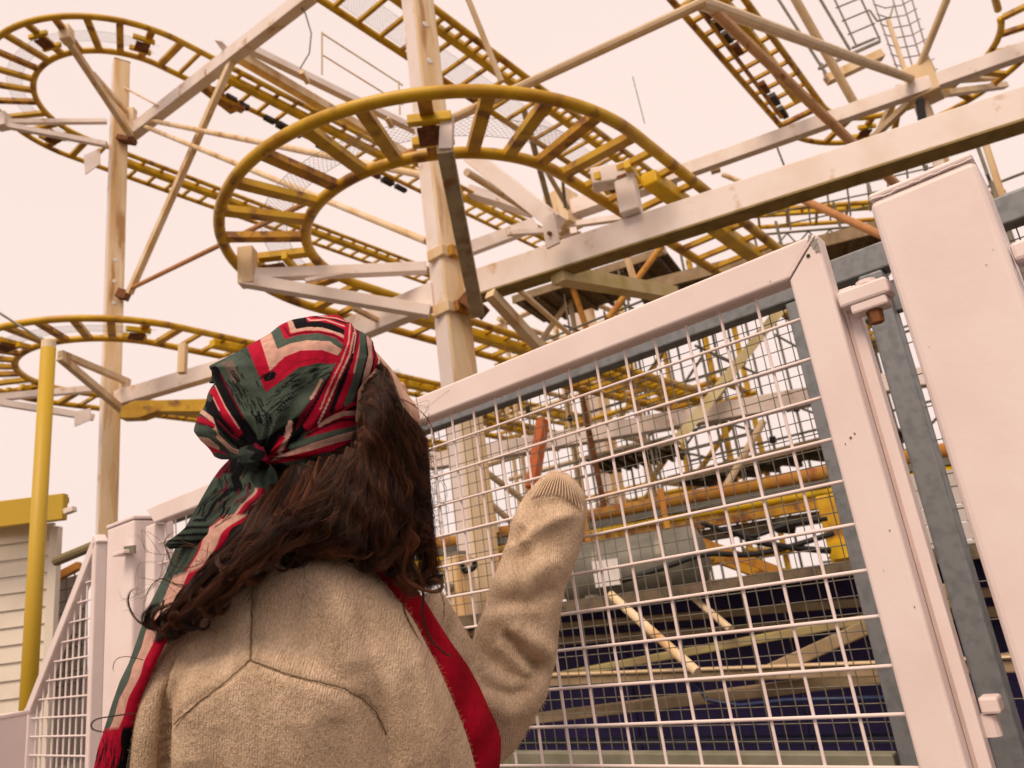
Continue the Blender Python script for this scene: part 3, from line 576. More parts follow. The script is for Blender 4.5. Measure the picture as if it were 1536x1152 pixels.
# hinge between gate and post
t = thing('hinge_fitting', 'white painted hinge block with a rusty bolt joining gate and square post', 'hinge', gp(.11, -.08))
MB().box(gp(.075, -.072, -.005), gp(.158, -.072, -.005), .045, .03).build('hinge_plate', GATE, t, bevel=.005)
MB().box(gp(.09, -.095, -.004), gp(.15, -.095, -.004), .04, .018).build('lower_plate', GATE, t, bevel=.004)
MB().tube([gp(.122, -.055, -.004), gp(.122, -.048, -.004)], .017, 12).build('bolt_head', GATE, t)
MB().tube([gp(.122, -.104, -.006), gp(.122, -.127, -.006)], [.0135, .012], 6).build('bolt_nut', RUST, t)
t = thing('hinge_fitting', 'lower white hinge lug of the gate, near the bottom right', 'hinge', gp(.1, -.7, .05))
MB().box(gp(.098, -.745, .05), gp(.125, -.745, .05), .04, .024).build('hinge_plate', GATE, t, bevel=.004)
MB().tube([gp(.1, -.79, .05), gp(.1, -.76, .05)], .015, 12).build('hinge_barrel', GATE, t)
# square gate post with cap
t = thing('gate_post', 'broad square white gate post with a welded cap, at the right', 'post', gp(.25, -1.73))
MB().box(gp(.25, -1.72, .05), gp(.25, .077, .05), .165, .165, up=GN).build('shaft', GATE, t, bevel=.012, seg=3)
P = []
for i in range(29): u = i/28; P.append(gp(.17+.16*u, .078+random.gauss(0, .0009), -.0322))
MB().tube(P, .0017, 6).build('weld_seam', GATE, t, smooth=True)
MB().box(gp(.25, .079, .05), gp(.25, .092, .05), .162, .162, up=GN).build('cap', GATE, t, bevel=.006, seg=3)
for a, b, r in ((.3, -.1, .003), (.19, -.2, .0025), (.315, -.08, .0025)): flake(t, gp(a, b, -.0332), GA, GB, -GN, r*.4, CHIP)
t = thing('hinge_fitting', 'white hinge bracket at the right edge of the picture, on the square post', 'hinge', gp(.36, -.1))
MB().box(gp(.335, -.085, .02), gp(.47, -.085, .02), .05, .032).build('hinge_plate', GATE, t, bevel=.006)
MB().box(gp(.345, -.12, .025), gp(.47, -.12, .025), .045, .02).build('lower_plate', GATE, t, bevel=.005)
# left latch post, bolt and sloped wing panel
t = thing('gate_post', 'square white latch post at the left, behind the scarf tail', 'post', gz(-2.62, 0, .02))
MB().box(gz(-2.655, 0, .03), gz(-2.655, 1.74, .03), .225, .16, up=GN).build('shaft', GATE, t, bevel=.01, seg=3)
MB().box(gz(-2.655, 1.741, .03), gz(-2.655, 1.755, .03), .232, .166, up=GN).build('cap', GATE, t, bevel=.004)
t = thing('latch', 'small white latch tab on the left post', 'latch', gz(-2.55, 1.62, -.08))
MB().box(gz(-2.60, 1.615, -.075), gz(-2.505, 1.615, -.075), .05, .014).build('tab', GATE, t, bevel=.003); MB().box(gz(-2.51, 1.605, -.075), gz(-2.51, 1.635, -.075), .012, .04).build('catch', SCAF, t)
def atp(px, py): return offz(px, py, .03)
t = thing('mesh_fence', 'white sloping fence panel with wire mesh at the lower left', 'fence', gz(-3.0, 0, .03))
pA, pB = atp(152, 806), atp(48, 1068); w_ = .05
MB().box(pA, pB, .05, .05).build('sloping_rail', GATE, t, bevel=.006)
MB().box(pB+KZ*.02, pB*[1, 1, 0]+KZ*.05, .05, .05, up=GN).build('end_stile', GATE, t, bevel=.006)
MB().box(atp(150, 830)*[1, 1, 0]+KZ*.05, atp(150, 812), .035, .05, up=GN).build('stile', GATE, t, bevel=.006)
aa, ab = (pA-GO)@GD, (pB-GO)@GD
for k in range(1, 11):
    f_ = k/11; a_ = aa+(ab-aa)*f_; zt = pA[2]+(pB[2]-pA[2])*f_-.03
    MB().tube([gz(a_, .1, .03), gz(a_, zt, .03)], .004, 7, cap=False).build('wire', GATE, t, smooth=True)
for k in range(22):
    z = .15+.075*k
    if z > pA[2]-.12: break
    f_ = min(1, max(0, (pA[2]-.05-z)/(pA[2]-pB[2]))); MB().tube([gz(aa, z, .022), gz(aa+(ab-aa)*f_, z, .022)], .004, 7, cap=False).build('wire', GATE, t, smooth=True)

# ------------------------------------------------------------------ kiosk, pole and barrier at the left edge
t = thing('kiosk', 'cream boarded kiosk with a yellow roof fascia at the left edge', 'kiosk', at(20, 950, d=5.2)*[1, 1, 0])
KD = at(86, 900, d=5.2)-at(0, 900, d=5.2); KD[2] = 0; KD /= np.linalg.norm(KD); KN = np.cross(KD, KZ)
if KN@(CAM-at(20, 900, d=5.2)) < 0: KN = -KN
kc = at(87, 900, d=5.2)
for k in range(22):
    z = .1+.113*k+.0565
    if z > at(60, 788, d=5.2)[2]: break
    q = kc*[1, 1, 0]+KZ*z; tl = KN*.012
    MB().box(q-KD*1.6, q-KD*.05, .022, .112, up=KZ-KN*.13).build('siding_board', SIDE, t)
ztop = at(60, 788, d=5.2)[2]
MB().box(kc*[1, 1, 0]-KD*.025+KN*.02, kc*[1, 1, 0]-KD*.025+KN*.02+KZ*ztop, .06, .06, up=KD).build('corner_trim', SIDE, t, bevel=.004)
KB = kc-CAM; KB[2] = 0; KB /= np.linalg.norm(KB); KB = KB-.25*KD; kf = kc*[1, 1, 0]-KN*.03; K4 = [kf-KD*1.7, kf-KD*.03, kf-KD*.03+KB*1.3, kf-KD*1.7+KB*1.3]
MB().add([p+KZ*.01 for p in K4]+[p+KZ*ztop for p in K4], [(0, 1, 5, 4), (1, 2, 6, 5), (2, 3, 7, 6), (3, 0, 4, 7), (4, 5, 6, 7)]).build('body', SIDE, t)
q = at(50, 766, d=5.1); qe = at(98, 764, d=5.1)*[1, 1, 0]+KZ*q[2]; MB().box(q-KD*1.6, qe, .06, .175).build('fascia', KYEL, t, bevel=.005)
K5 = [p+KZ*(q[2]+.05) for p in (kf-KD*1.7, qe*[1, 1, 0]-KN*.04, qe*[1, 1, 0]+KB*1.3-KD*.1, kf-KD*1.7+KB*1.3)]; MB().quadprism(K5, .04).build('roof', KYEL, t)
q = at(98, 768, d=5.05); MB().box(q, at(112, 763, d=5.05), .05, .035).build('gutter_spout', WHT, t, bevel=.004)
t = thing('yellow_pole', 'tall yellow pole with a rounded cap, in front of the kiosk', 'pole', at(58, 800, d=4.6)*[1, 1, 0])
pb = at(59, 760, d=4.6)
MB().tube([V3(pb[0], pb[1], 0), V3(pb[0], pb[1], at(75, 478, d=4.5)[2])], .044, 20).build('shaft', KYEL, t, smooth=True)
zt = at(75, 478, d=4.5)[2]; MB().tube([V3(pb[0], pb[1], zt+.001), V3(pb[0], pb[1], zt+.05), V3(pb[0], pb[1], zt+.068)], [.042, .042, .016], 20).build('cap', CRM, t)
tag(MB().tube([V3(pb[0], pb[1], zt+.03), at(-60, 432, d=5)], .009, 6).build('stay_wire', SCAF), 'thin stay wire running left from the yellow pole cap', 'wire')
rod('mossy handrail tube behind the sloping fence panel', (84, 842), (205, 792), 15, mat('mossy rail', (.2, .16, .07), .7), ds=(4.2, 4.0), name='handrail')
t = thing('barrier_panel', 'grey mesh barrier with an orange top edge, behind the kiosk corner', 'barrier', at(100, 900, d=6)*[1, 1, 0])
MB().quadprism([at(82, 1150, d=6), at(130, 1140, d=6), at(130, 858, d=6), at(82, 872, d=6)], .03).build('board', TILE, t)
pbar([(82, 868), (120, 848)], 12, ORG, 'top_edge', t, ds=(5.95, 5.95))
for k in range(9): pbar([(83, 888+18*k), (130, 876+18*k)], 2, SCAF, 'slat', t, ds=(5.95, 5.95), bevel=0)
for k in range(4): pbar([(88+12*k, 868-4*k), (84+12*k, 1050)], 2, SCAF, 'slat', t, ds=(5.94, 5.94), bevel=0)
t = thing('white_box', 'white box corner at the bottom left of the picture', 'box', at(0, 1120, d=2.3)*[1, 1, 0])
q = at(-30, 1084, d=2.3); MB().box(q-KD*.3-KN*.12-KZ*.0+KZ*0-KZ*q[2]/2, q-KN*.12-KZ*q[2]/2, .24, q[2]).build('body', GATE, t, bevel=.006)
MB().box(q-KD*.3-KN*.12+KZ*.004, q-KN*.12+KD*.004+KZ*.004, .25, .012).build('lid', GATE, t, bevel=.003)

# ------------------------------------------------------------------ the woman
def interp_rows(rows, n, smooth=2):
    R_ = np.array(rows, float); s = np.r_[0, np.cumsum(np.hypot((R_[1:, 0]+R_[1:, 3]-R_[:-1, 0]-R_[:-1, 3])/2, (R_[1:, 1]+R_[1:, 4]-R_[:-1, 1]-R_[:-1, 4])/2))]
    t_ = np.linspace(0, s[-1], n); Q = np.stack([np.interp(t_, s, R_[:, i]) for i in range(R_.shape[1])], 1)
    for _ in range(smooth): Q[1:-1] = (Q[:-2]+2*Q[1:-1]+Q[2:])/4
    return Q, np.interp(t_, s, np.arange(len(rows)))
def loft(rows, n=60, m=48, smooth=6, power=2.0):
    """rows: left x,y,depth, right x,y,depth, half thickness -> closed tube of rings. Returns verts, faces, (row, angle)"""
    Q, tr = interp_rows(rows, n, smooth); V = []; T = []
    for q, tv in zip(Q, tr):
        Lw, Rw = at(q[0], q[1], d=q[2]), at(q[3], q[4], d=q[5]); c = (Lw+Rw)/2; e = (Rw-Lw)/2
        f = c-CAM; f /= np.linalg.norm(f)
        for k in range(m):
            a = 2*math.pi*k/m; ca, sa = math.cos(a), math.sin(a)
            x, y = abs(ca)**(2/power)*math.copysign(1, ca), abs(sa)**(2/power)*math.copysign(1, sa)
            V.append(c+e*x+f*q[6]*y); T.append((tv, (x+1)/2, y))
    F = [(i*m+k, i*m+(k+1) % m, (i+1)*m+(k+1) % m, (i+1)*m+k) for i in range(n-1) for k in range(m)]
    V.append(np.mean(V[:m], 0)); V.append(np.mean(V[(n-1)*m:n*m], 0)); a, b = n*m, n*m+1; T += [(tr[0], .5, 0), (tr[-1], .5, 0)]
    F += [(k, a, (k+1) % m) for k in range(m)]+[((n-1)*m+k, (n-1)*m+(k+1) % m, b) for k in range(m)]
    return np.array(V), F, np.array(T)
def ball(c, r, e1=(1, 0, 0), e2=(0, 1, 0), e3=(0, 0, 1), n=14, m=20):
    r = np.broadcast_to(r, 3); e = np.array([e1, e2, e3], float); V = []; F = []
    for i in range(n+1):
        for k in range(m):
            p, q = math.pi*i/n, 2*math.pi*k/m; V.append(np.array(c)+e.T@(r*np.array([math.sin(p)*math.cos(q), math.sin(p)*math.sin(q), math.cos(p)])))
    F = [(i*m+k, i*m+(k+1) % m, (i+1)*m+(k+1) % m, (i+1)*m+k) for i in range(n) for k in range(m)]
    return np.array(V), F
def remesh(parts, voxel, smooth_it=6):
    """one continuous skin over overlapping solids"""
    mb = MB()
    for p in parts: mb.add(p[0], p[1])
    me = bpy.data.meshes.new('tmp'); me.from_pydata([tuple(v) for v in mb.v], [], mb.f); me.update()
    bm = bmesh.new(); bm.from_mesh(me); bmesh.ops.recalc_face_normals(bm, faces=bm.faces); bm.to_mesh(me); bm.free()
    o = bpy.data.objects.new('tmp', me); C.objects.link(o)
    r = o.modifiers.new('r', 'REMESH'); r.mode = 'VOXEL'; r.voxel_size = voxel
    s = o.modifiers.new('s', 'SMOOTH'); s.iterations = smooth_it; s.factor = .5
    dg = bpy.context.evaluated_depsgraph_get(); out = bpy.data.meshes.new_from_object(o.evaluated_get(dg))
    bpy.data.objects.remove(o); bpy.data.meshes.remove(me); out.materials.clear(); return out
def get_v(me): a = np.empty(len(me.vertices)*3); me.vertices.foreach_get('co', a); return a.reshape(-1, 3)
def get_n(me): a = np.empty(len(me.vertices)*3); me.vertex_normals.foreach_get('vector', a); return a.reshape(-1, 3)
def set_v(me, v): me.vertices.foreach_set('co', np.ascontiguousarray(v).ravel()); me.update()
def dist_poly(P, pts):
    """distance of points to a polyline and the fraction along it"""
    pts = np.array(pts, float); best = np.full(len(P), 1e9); fr = np.zeros(len(P)); sl_ = np.linalg.norm(np.diff(pts, axis=0), axis=1); tot = sl_.sum(); acc = 0
    for a, b, l_ in zip(pts[:-1], pts[1:], sl_):
        d = b-a; u_ = np.clip(((P-a)@d)/(d@d), 0, 1); q = np.linalg.norm(P-(a+u_[:, None]*d), axis=1); k = q < best; best[k] = q[k]; fr[k] = (acc+u_[k]*l_)/tot; acc += l_
    return best, fr
def folds(me, strokes):
    """pleats and creases: each stroke is a line on the cloth with a width and a height along the surface normal"""
    v = get_v(me); n = get_n(me); P = pix(v); front = np.clip(-((v-CAM)*n).sum(1)/np.linalg.norm(v-CAM, axis=1)*2+.3, 0, 1); off = np.zeros(len(v))
    for pts, sig, amp in strokes:
        d, f_ = dist_poly(P, pts); off += amp*np.exp(-(d/sig)**2)*np.clip(np.minimum(f_, 1-f_)*6+.25, 0, 1)
    set_v(me, v+n*(off*front)[:, None]); return me
def to_obj(name, me, m, parent, smooth=True):
    loc = ORI[parent.name] if parent else None
    if parent: set_v(me, get_v(me)-loc)
    return finish(name, me, m, parent, loc if parent is None else loc, smooth=smooth)
def mesh_of(name, V, F):
    me = bpy.data.meshes.new(name); me.from_pydata([tuple(p) for p in V], [], F); me.update(); return me
def planar_uv(me, loc):
    """cloth grain: metres across and along, flat-mapped"""
    v = get_v(me)+loc; uv = np.stack([(v-CAM)@CR, (v-CAM)@CU], 1); idx = np.empty(len(me.loops), int); me.loops.foreach_get('vertex_index', idx)
    me.uv_layers.new(name='UVMap').data.foreach_set('uv', uv[idx].ravel())

# body: one continuous mesh, most of it under clothes
def rr(y, xl, xr, d, th, sk=0): return (xl, y, d-sk, xr, y, d+sk, th)
head = loft([rr(508, 470, 545, 1.31, .03), rr(520, 445, 560, 1.31, .05), rr(540, 425, 574, 1.31, .066), rr(559, 415, 596, 1.31, .074), rr(575, 412, 601, 1.31, .077), rr(590, 412, 608, 1.31, .078), rr(609, 414, 629, 1.315, .077),
             rr(625, 416, 632, 1.315, .075), rr(645, 424, 630, 1.315, .072), rr(665, 440, 627, 1.315, .068), rr(680, 455, 632, 1.315, .062), rr(695, 465, 639, 1.315, .056), rr(707, 470, 635, 1.31, .052), rr(722, 472, 612, 1.305, .05), rr(745, 470, 600, 1.3, .05), rr(800, 470, 580, 1.29, .05), rr(850, 450, 552, 1.28, .05), rr(900, 410, 560, 1.28, .08)], 60, 40)
FD = V3(.42, .88, .25); FD /= np.linalg.norm(FD); FS = np.cross(FD, KZ); FS /= np.linalg.norm(FS); FU = np.cross(FS, FD)
fc = at(568, 612, d=1.345)
feat = [ball(fc+FD*.052+FU*.004, (.014, .011, .022), FD, FS, FU), ball(fc+FD*.06-FU*.012, (.012, .014, .011), FD, FS, FU), ball(fc+FD*.035+FU*.032, (.018, .045, .01), FD, FS, FU),
        ball(fc+FD*.045-FU*.042, (.012, .024, .007), FD, FS, FU), ball(fc+FD*.043-FU*.052, (.012, .021, .008), FD, FS, FU), ball(fc+FD*.03-FU*.085, (.02, .024, .018), FD, FS, FU),
        ball(fc+FD*.036+FS*.03+FU*.018, (.011, .013, .009), FD, FS, FU), ball(fc+FD*.036-FS*.03+FU*.018, (.011, .013, .009), FD, FS, FU),
        ball(at(520, 630, d=1.25), (.02, .01, .032), FD, FS, FU)]
trunk = loft([rr(880, 410, 550, 1.28, .07), rr(960, 320, 590, 1.28, .15), rr(1080, 290, 630, 1.28, .165), rr(1250, 300, 620, 1.28, .15), rr(1420, 290, 640, 1.28, .16)], 30, 32)
larm = MB(); wr = at(852, 736, d=1.63); el = at(780, 1035, d=1.5)
larm.tube(lin(at(590, 985, d=1.38), el, 6)+lin(el, wr, 8)[1:], [.04, .04, .04, .04, .04, .04]+[.042, .041, .038, .034, .031, .028, .026], 16)
rarm = MB().tube([at(385, 990, d=1.14), at(395, 1200, d=1.14), at(410, 1420, d=1.16), at(470, 1620, d=1.2), at(500, 1700, d=1.22)], [.055, .05, .043, .034, .028], 16)
hb = at(500, 1745, d=1.23)
def hand(o, fw, sd_, up_, curl, k=1.0):
    """palm, four fingers with bent knuckles, thumb from the side of the palm"""
    P = [ball(o+fw*.045, (.046*k, .039*k, .017*k), fw, sd_, up_)]
    for i, (off, ln) in enumerate(((-.03, .068), (-.01, .078), (.011, .072), (.03, .056))):
        b = o+fw*.085+sd_*off*k; pts = [b-fw*.03]; a = 0; q = b.copy()
        for j, f_ in enumerate((.45, .33, .24)):
            pts.append(q.copy()); a += curl*(1.0, 1.25, .9)[j]; q = q+(fw*math.cos(a)-up_*math.sin(a))*ln*f_
        pts.append(q); mb = MB().tube(pts, [.0095, .0095, .0088, .008, .0062], 10); P.append((mb.v, mb.f))
    b = o+fw*.025-sd_*.036*k; mb = MB().tube([b+sd_*.015, b, b+fw*.03-sd_*.014-up_*.008, b+fw*.055-sd_*.008-up_*.02, b+fw*.07-sd_*0-up_*.03], [.012, .0125, .011, .0095, .007], 10); P.append((mb.v, mb.f)); return P
hv = GN*.75+KZ*.2-CR*.35; hv /= np.linalg.norm(hv); hs = np.cross(hv, KZ); hs /= np.linalg.norm(hs); hu = np.cross(hs, hv)
pelv = at(450, 1440, d=1.28); hz = pelv[2]; fwd = V3(.75, .66, 0); fwd /= np.linalg.norm(fwd); sid = V3(fwd[1], -fwd[0], 0)
legs = []
for sg in (-1, 1):
    h = V3(pelv[0], pelv[1], hz)+sid*.09*sg; kz = .46; mb = MB().tube([h+KZ*.05, V3(h[0], h[1], kz+.1)+fwd*.01, V3(h[0], h[1], kz)+fwd*.015, V3(h[0], h[1], .3), V3(h[0], h[1], .09)], [.088, .068, .056, .052, .036], 16); legs.append((mb.v, mb.f))
    mb = MB().tube([V3(h[0], h[1], .05)-fwd*.05, V3(h[0], h[1], .055)+fwd*.03, V3(h[0], h[1], .035)+fwd*.12, V3(h[0], h[1], .028)+fwd*.17], [.036, .04, .034, .022], 12); legs.append((mb.v, mb.f))
body = remesh([head, trunk, (larm.v, larm.f), (rarm.v, rarm.f)]+feat+hand(at(838, 746, d=1.62), hv, hs, hu, 1.05, .9)+hand(hb, -KZ*.97+fwd*.2, fwd, sid, .35)+legs, .0055, 3)
base = V3(pelv[0], pelv[1], 0); set_v(body, get_v(body)-base)
person = tag(finish('person', body, SKIN, None, base, smooth=True), 'woman in a patterned head scarf and oatmeal sweater, reaching up to the gate mesh', 'person')
tr = MB()
for sg in (-1, 1):
    h = V3(pelv[0], pelv[1], hz)+sid*.09*sg; tr.tube([h+KZ*.12, h-KZ*.05, V3(h[0], h[1], .5), V3(h[0], h[1], .12)], [.10, .102, .085, .07], 18)
to_obj('trousers', remesh([(tr.v, tr.f)], .01, 2), mat('dark denim', (.03, .035, .05), .8), person)
for sg in (-1, 1):
    h = V3(pelv[0], pelv[1], 0)+sid*.09*sg
    MB().tube([h+KZ*.055-fwd*.085, h+KZ*.06-fwd*.06, h+KZ*.06+fwd*.04, h+KZ*.045+fwd*.15, h+KZ*.04+fwd*.19], [.03, .05, .052, .045, .02], 14).build('shoe', BLK, person, smooth=True)

# sweater
def knit_mat():
    m = bpy.data.materials.new('oatmeal wool knit'); m.use_nodes = True; t = m.node_tree; n = t.nodes; l = t.links.new; p = n['Principled BSDF']
    p.inputs['Roughness'].default_value = 1; p.inputs['Specular IOR Level'].default_value = .1; p.inputs['Sheen Weight'].default_value = .15; p.inputs['Sheen Roughness'].default_value = .6; p.inputs['Sheen Tint'].default_value = (.9, .75, .6, 1)
    uv = n.new('ShaderNodeUVMap'); uv.uv_map = 'UVMap'
    def mp(sx, sy, rot=0):
        x = n.new('ShaderNodeMapping'); x.inputs['Scale'].default_value = (sx, sy, 1); x.inputs['Rotation'].default_value = (0, 0, rot); l(uv.outputs[0], x.inputs[0]); return x.outputs[0]
    def noise(v, s, d=3):
        x = n.new('ShaderNodeTexNoise'); x.inputs['Scale'].default_value = s; x.inputs['Detail'].default_value = d; l(v, x.inputs['Vector']); return x.outputs[0]
    wv = n.new('ShaderNodeTexWave'); wv.inputs['Scale'].default_value = 82; wv.inputs['Distortion'].default_value = 3.5; wv.inputs['Detail'].default_value = 3; wv.inputs['Detail Scale'].default_value = 3; l(mp(1, .25, .08), wv.inputs['Vector'])
    w2 = n.new('ShaderNodeTexWave'); w2.bands_direction = 'Y'; w2.inputs['Scale'].default_value = 105; w2.inputs['Distortion'].default_value = 4; w2.inputs['Detail'].default_value = 3; w2.inputs['Detail Scale'].default_value = 4; l(mp(.5, 1, .1), w2.inputs['Vector'])
    n1 = noise(mp(1, 1), 420, 4); n2 = noise(mp(1, .6), 26, 5); n3 = noise(mp(1.6, 1), 160, 3)
    def math_(op, a, b):
        x = n.new('ShaderNodeMath'); x.operation = op
        for i, v in enumerate((a, b)):
            if isinstance(v, (int, float)): x.inputs[i].default_value = v
            else: l(v, x.inputs[i])
        return x.outputs[0]
    n4 = noise(mp(1, .38, .06), 330, 2); n5 = noise(mp(1, 1), 900, 2)
    hgt = math_('ADD', math_('ADD', math_('MULTIPLY', wv.outputs['Fac'], .22), math_('MULTIPLY', n4, 1.5)), math_('ADD', math_('MULTIPLY', n1, .8), math_('MULTIPLY', n5, .5)))
    b = n.new('ShaderNodeBump'); b.inputs['Strength'].default_value = .9; b.inputs['Distance'].default_value = .0034; l(hgt, b.inputs['Height']); l(b.outputs[0], p.inputs['Normal'])
    cr = n.new('ShaderNodeValToRGB'); cr.color_ramp.elements[0].position = .36; cr.color_ramp.elements[1].position = .62; cr.color_ramp.elements[0].color = (.36, .255, .165, 1); cr.color_ramp.elements[1].color = (.78, .60, .43, 1)
    l(math_('ADD', math_('MULTIPLY', n2, .38), math_('ADD', math_('MULTIPLY', n1, .36), math_('MULTIPLY', n3, .26))), cr.inputs[0]); l(cr.outputs[0], p.inputs['Base Color']); return m
KNIT = knit_mat()
def R7(y, xl, xr, dl, dr, th): return (xl, y, dl, xr, y, dr, th)
torso = loft([R7(806, 435, 500, 1.27, 1.27, .03), R7(815, 412, 512, 1.265, 1.27, .05), R7(835, 383, 545, 1.26, 1.27, .085), R7(860, 354, 570, 1.25, 1.27, .115), R7(885, 326, 584, 1.25, 1.28, .135), R7(918, 290, 610, 1.25, 1.28, .16), R7(938, 268, 622, 1.25, 1.29, .172),
              R7(968, 246, 639, 1.25, 1.29, .185), R7(1001, 232, 656, 1.25, 1.29, .195), R7(1041, 216, 673, 1.25, 1.29, .2), R7(1081, 206, 690, 1.25, 1.29, .2), R7(1121, 200, 704, 1.25, 1.29, .2), R7(1165, 192, 714, 1.25, 1.29, .2), R7(1260, 180, 728, 1.25, 1.29, .2), R7(1420, 175, 735, 1.26, 1.29, .2), R7(1560, 215, 710, 1.27, 1.29, .19)], 90, 72, 8)
backfold = loft([R7(925, 276, 310, 1.2, 1.2, .02), R7(945, 258, 305, 1.2, 1.2, .035), R7(968, 243, 300, 1.19, 1.19, .045), R7(1001, 229, 285, 1.18, 1.18, .06), R7(1041, 212, 268, 1.18, 1.18, .07), R7(1081, 200, 260, 1.18, 1.18, .072), R7(1121, 193, 254, 1.18, 1.18, .075), R7(1165, 185, 248, 1.18, 1.18, .078), R7(1300, 170, 240, 1.18, 1.18, .08), R7(1420, 170, 230, 1.2, 1.2, .07)], 40, 32)
rsleeve = loft([R7(930, 340, 430, 1.2, 1.2, .05), R7(965, 305, 485, 1.17, 1.18, .09), R7(1010, 275, 535, 1.165, 1.18, .125), R7(1060, 255, 562, 1.165, 1.18, .14), R7(1120, 248, 574, 1.165, 1.18, .145), R7(1200, 246, 580, 1.165, 1.18, .145), R7(1320, 255, 575, 1.165, 1.18, .135), R7(1450, 300, 575, 1.17, 1.19, .11), R7(1600, 400, 570, 1.2, 1.21, .08), R7(1700, 450, 560, 1.22, 1.22, .055)], 70, 56)
lupper = loft([(560, 930, 1.36, 660, 880, 1.36, .07), (600, 1010, 1.38, 690, 930, 1.39, .085), (640, 1080, 1.41, 722, 985, 1.42, .09), (672, 1135, 1.44, 760, 1010, 1.45, .088), (716, 1160, 1.47, 806, 1012, 1.47, .082), (752, 1152, 1.49, 826, 1022, 1.48, .07), (776, 1122, 1.5, 822, 1042, 1.5, .045)], 50, 40)
fore = loft([(740, 1078, 1.49, 776, 1112, 1.5, .03), (712, 1040, 1.49, 798, 1072, 1.5, .06), (704, 1000, 1.49, 822, 1038, 1.5, .076), (705, 975, 1.495, 832, 1000, 1.505, .08), (713, 945, 1.5, 837, 965, 1.51, .08), (726, 915, 1.51, 840, 930, 1.52, .08), (733, 885, 1.52, 846, 888, 1.53, .078), (745, 855, 1.53, 858, 858, 1.54, .075), (758, 824, 1.55, 868, 830, 1.56, .072), (768, 778, 1.57, 878, 800, 1.58, .068), (785, 745, 1.59, 880, 766, 1.6, .06), (805, 722, 1.605, 879, 742, 1.61, .05), (818, 709, 1.615, 866, 721, 1.62, .038), (828, 705, 1.62, 852, 710, 1.62, .02)], 80, 48, 5)
sw = remesh([torso, backfold, rsleeve, lupper, fore], .0042, 5)
folds(sw, [
    ([(262, 975), (246, 1010), (249, 1060), (244, 1190)], 7, -.016), ([(225, 990), (216, 1040), (212, 1180)], 16, .010), ([(285, 985), (290, 1040), (290, 1160)], 26, .010),
    ([(540, 900), (566, 1000), (580, 1080), (592, 1170)], 17, -.013), ([(585, 895), (612, 970), (646, 1080), (668, 1170)], 24, .010), ([(560, 960), (590, 1060), (622, 1170)], 12, .006), ([(628, 950), (655, 1040), (690, 1170)], 9, -.005), ([(606, 1000), (632, 1090), (650, 1170)], 10, -.004),
    ([(470, 850), (515, 930), (540, 1010)], 30, .010), ([(420, 890), (455, 985)], 30, -.006), ([(505, 1075), (515, 1180)], 26, -.005), ([(450, 1070), (455, 1180)], 22, .004), ([(330, 1090), (325, 1180)], 20, -.004),
    ([(381, 842), (378, 920), (375, 988)], 3.2, -.003), ([(375, 989), (340, 1022), (300, 1051), (258, 1088)], 3.2, -.0035), ([(375, 989), (430, 1011), (512, 1031), (545, 1048), (566, 1070), (580, 1105)], 3.2, -.0035),
    ([(362, 860), (358, 975)], 12, .002), ([(395, 860), (392, 985)], 12, .002), ([(370, 1010), (330, 1045), (285, 1085)], 11, .002), ([(385, 1008), (450, 1032), (530, 1060)], 11, .002), ([(387, 1000), (388, 1160)], 5, -.002),
    ([(752, 948), (772, 968), (796, 992), (822, 1010)], 9, -.024), ([(742, 962), (770, 985), (795, 1015)], 14, .010), ([(765, 940), (800, 962), (828, 985)], 15, .014),
    ([(712, 1000), (735, 1030), (770, 1042), (800, 1030)], 10, -.013), ([(730, 1055), (760, 1070), (790, 1060)], 14, .007), ([(708, 1000), (728, 1022)], 8, .006),
    ([(790, 838), (776, 812), (790, 792)], 14, -.014), ([(758, 830), (790, 808), (826, 785), (858, 772)], 10, .016), ([(768, 800), (800, 778), (840, 770)], 14, .004),
    ([(742, 878), (790, 870), (845, 838)], 18, .010), ([(735, 905), (790, 905), (840, 880)], 13, -.010), ([(722, 935), (760, 918), (810, 915)], 11, .006), ([(800, 880), (840, 850)], 12, -.005),
    ([(800, 760), (840, 752), (880, 762)], 9, -.006)])
sweater = to_obj('sweater', sw, KNIT, person); planar_uv(sw, base)
def on_surface(obj_me, loc, pts, lift=.001):
    """put measured points onto the near face of the cloth"""
    v = get_v(obj_me)+loc; P = pix(v); d = (v-CAM)@_F; out = []
    for p in pts:
        k = np.hypot(P[:, 0]-p[0], P[:, 1]-p[1]) < 5
        if not k.any(): k = np.hypot(P[:, 0]-p[0], P[:, 1]-p[1]) < 14
        out.append(at(*p, d=float(d[k].min())-lift if k.any() else 1.3))
    return out
def dense(pts, n):
    P = np.array(pts, float); s = np.r_[0, np.cumsum(np.linalg.norm(np.diff(P, axis=0), axis=1))]; t_ = np.linspace(0, s[-1], n); return [tuple(np.interp(t_, s, P[:, i]) for i in range(2)) for t_ in t_]
SEAM = mat('seam yarn', (.2, .135, .08), 1, bump=.4, bscale=600)
for pts, k in (([(381, 848), (378, 920), (375, 988)], 40), ([(375, 989), (340, 1022), (300, 1051), (260, 1086)], 40), ([(376, 990), (430, 1011), (512, 1031), (545, 1048), (566, 1070), (579, 1102)], 60)):
    P = np.array(on_surface(sw, base, dense(pts, k), -.0008)); P[1:-1] = (P[:-2]+2*P[1:-1]+P[2:])/4
    P += np.random.default_rng(3).normal(0, .0004, P.shape); MB().tube(P, .0011, 6).build('seam', SEAM, sweater, smooth=True)
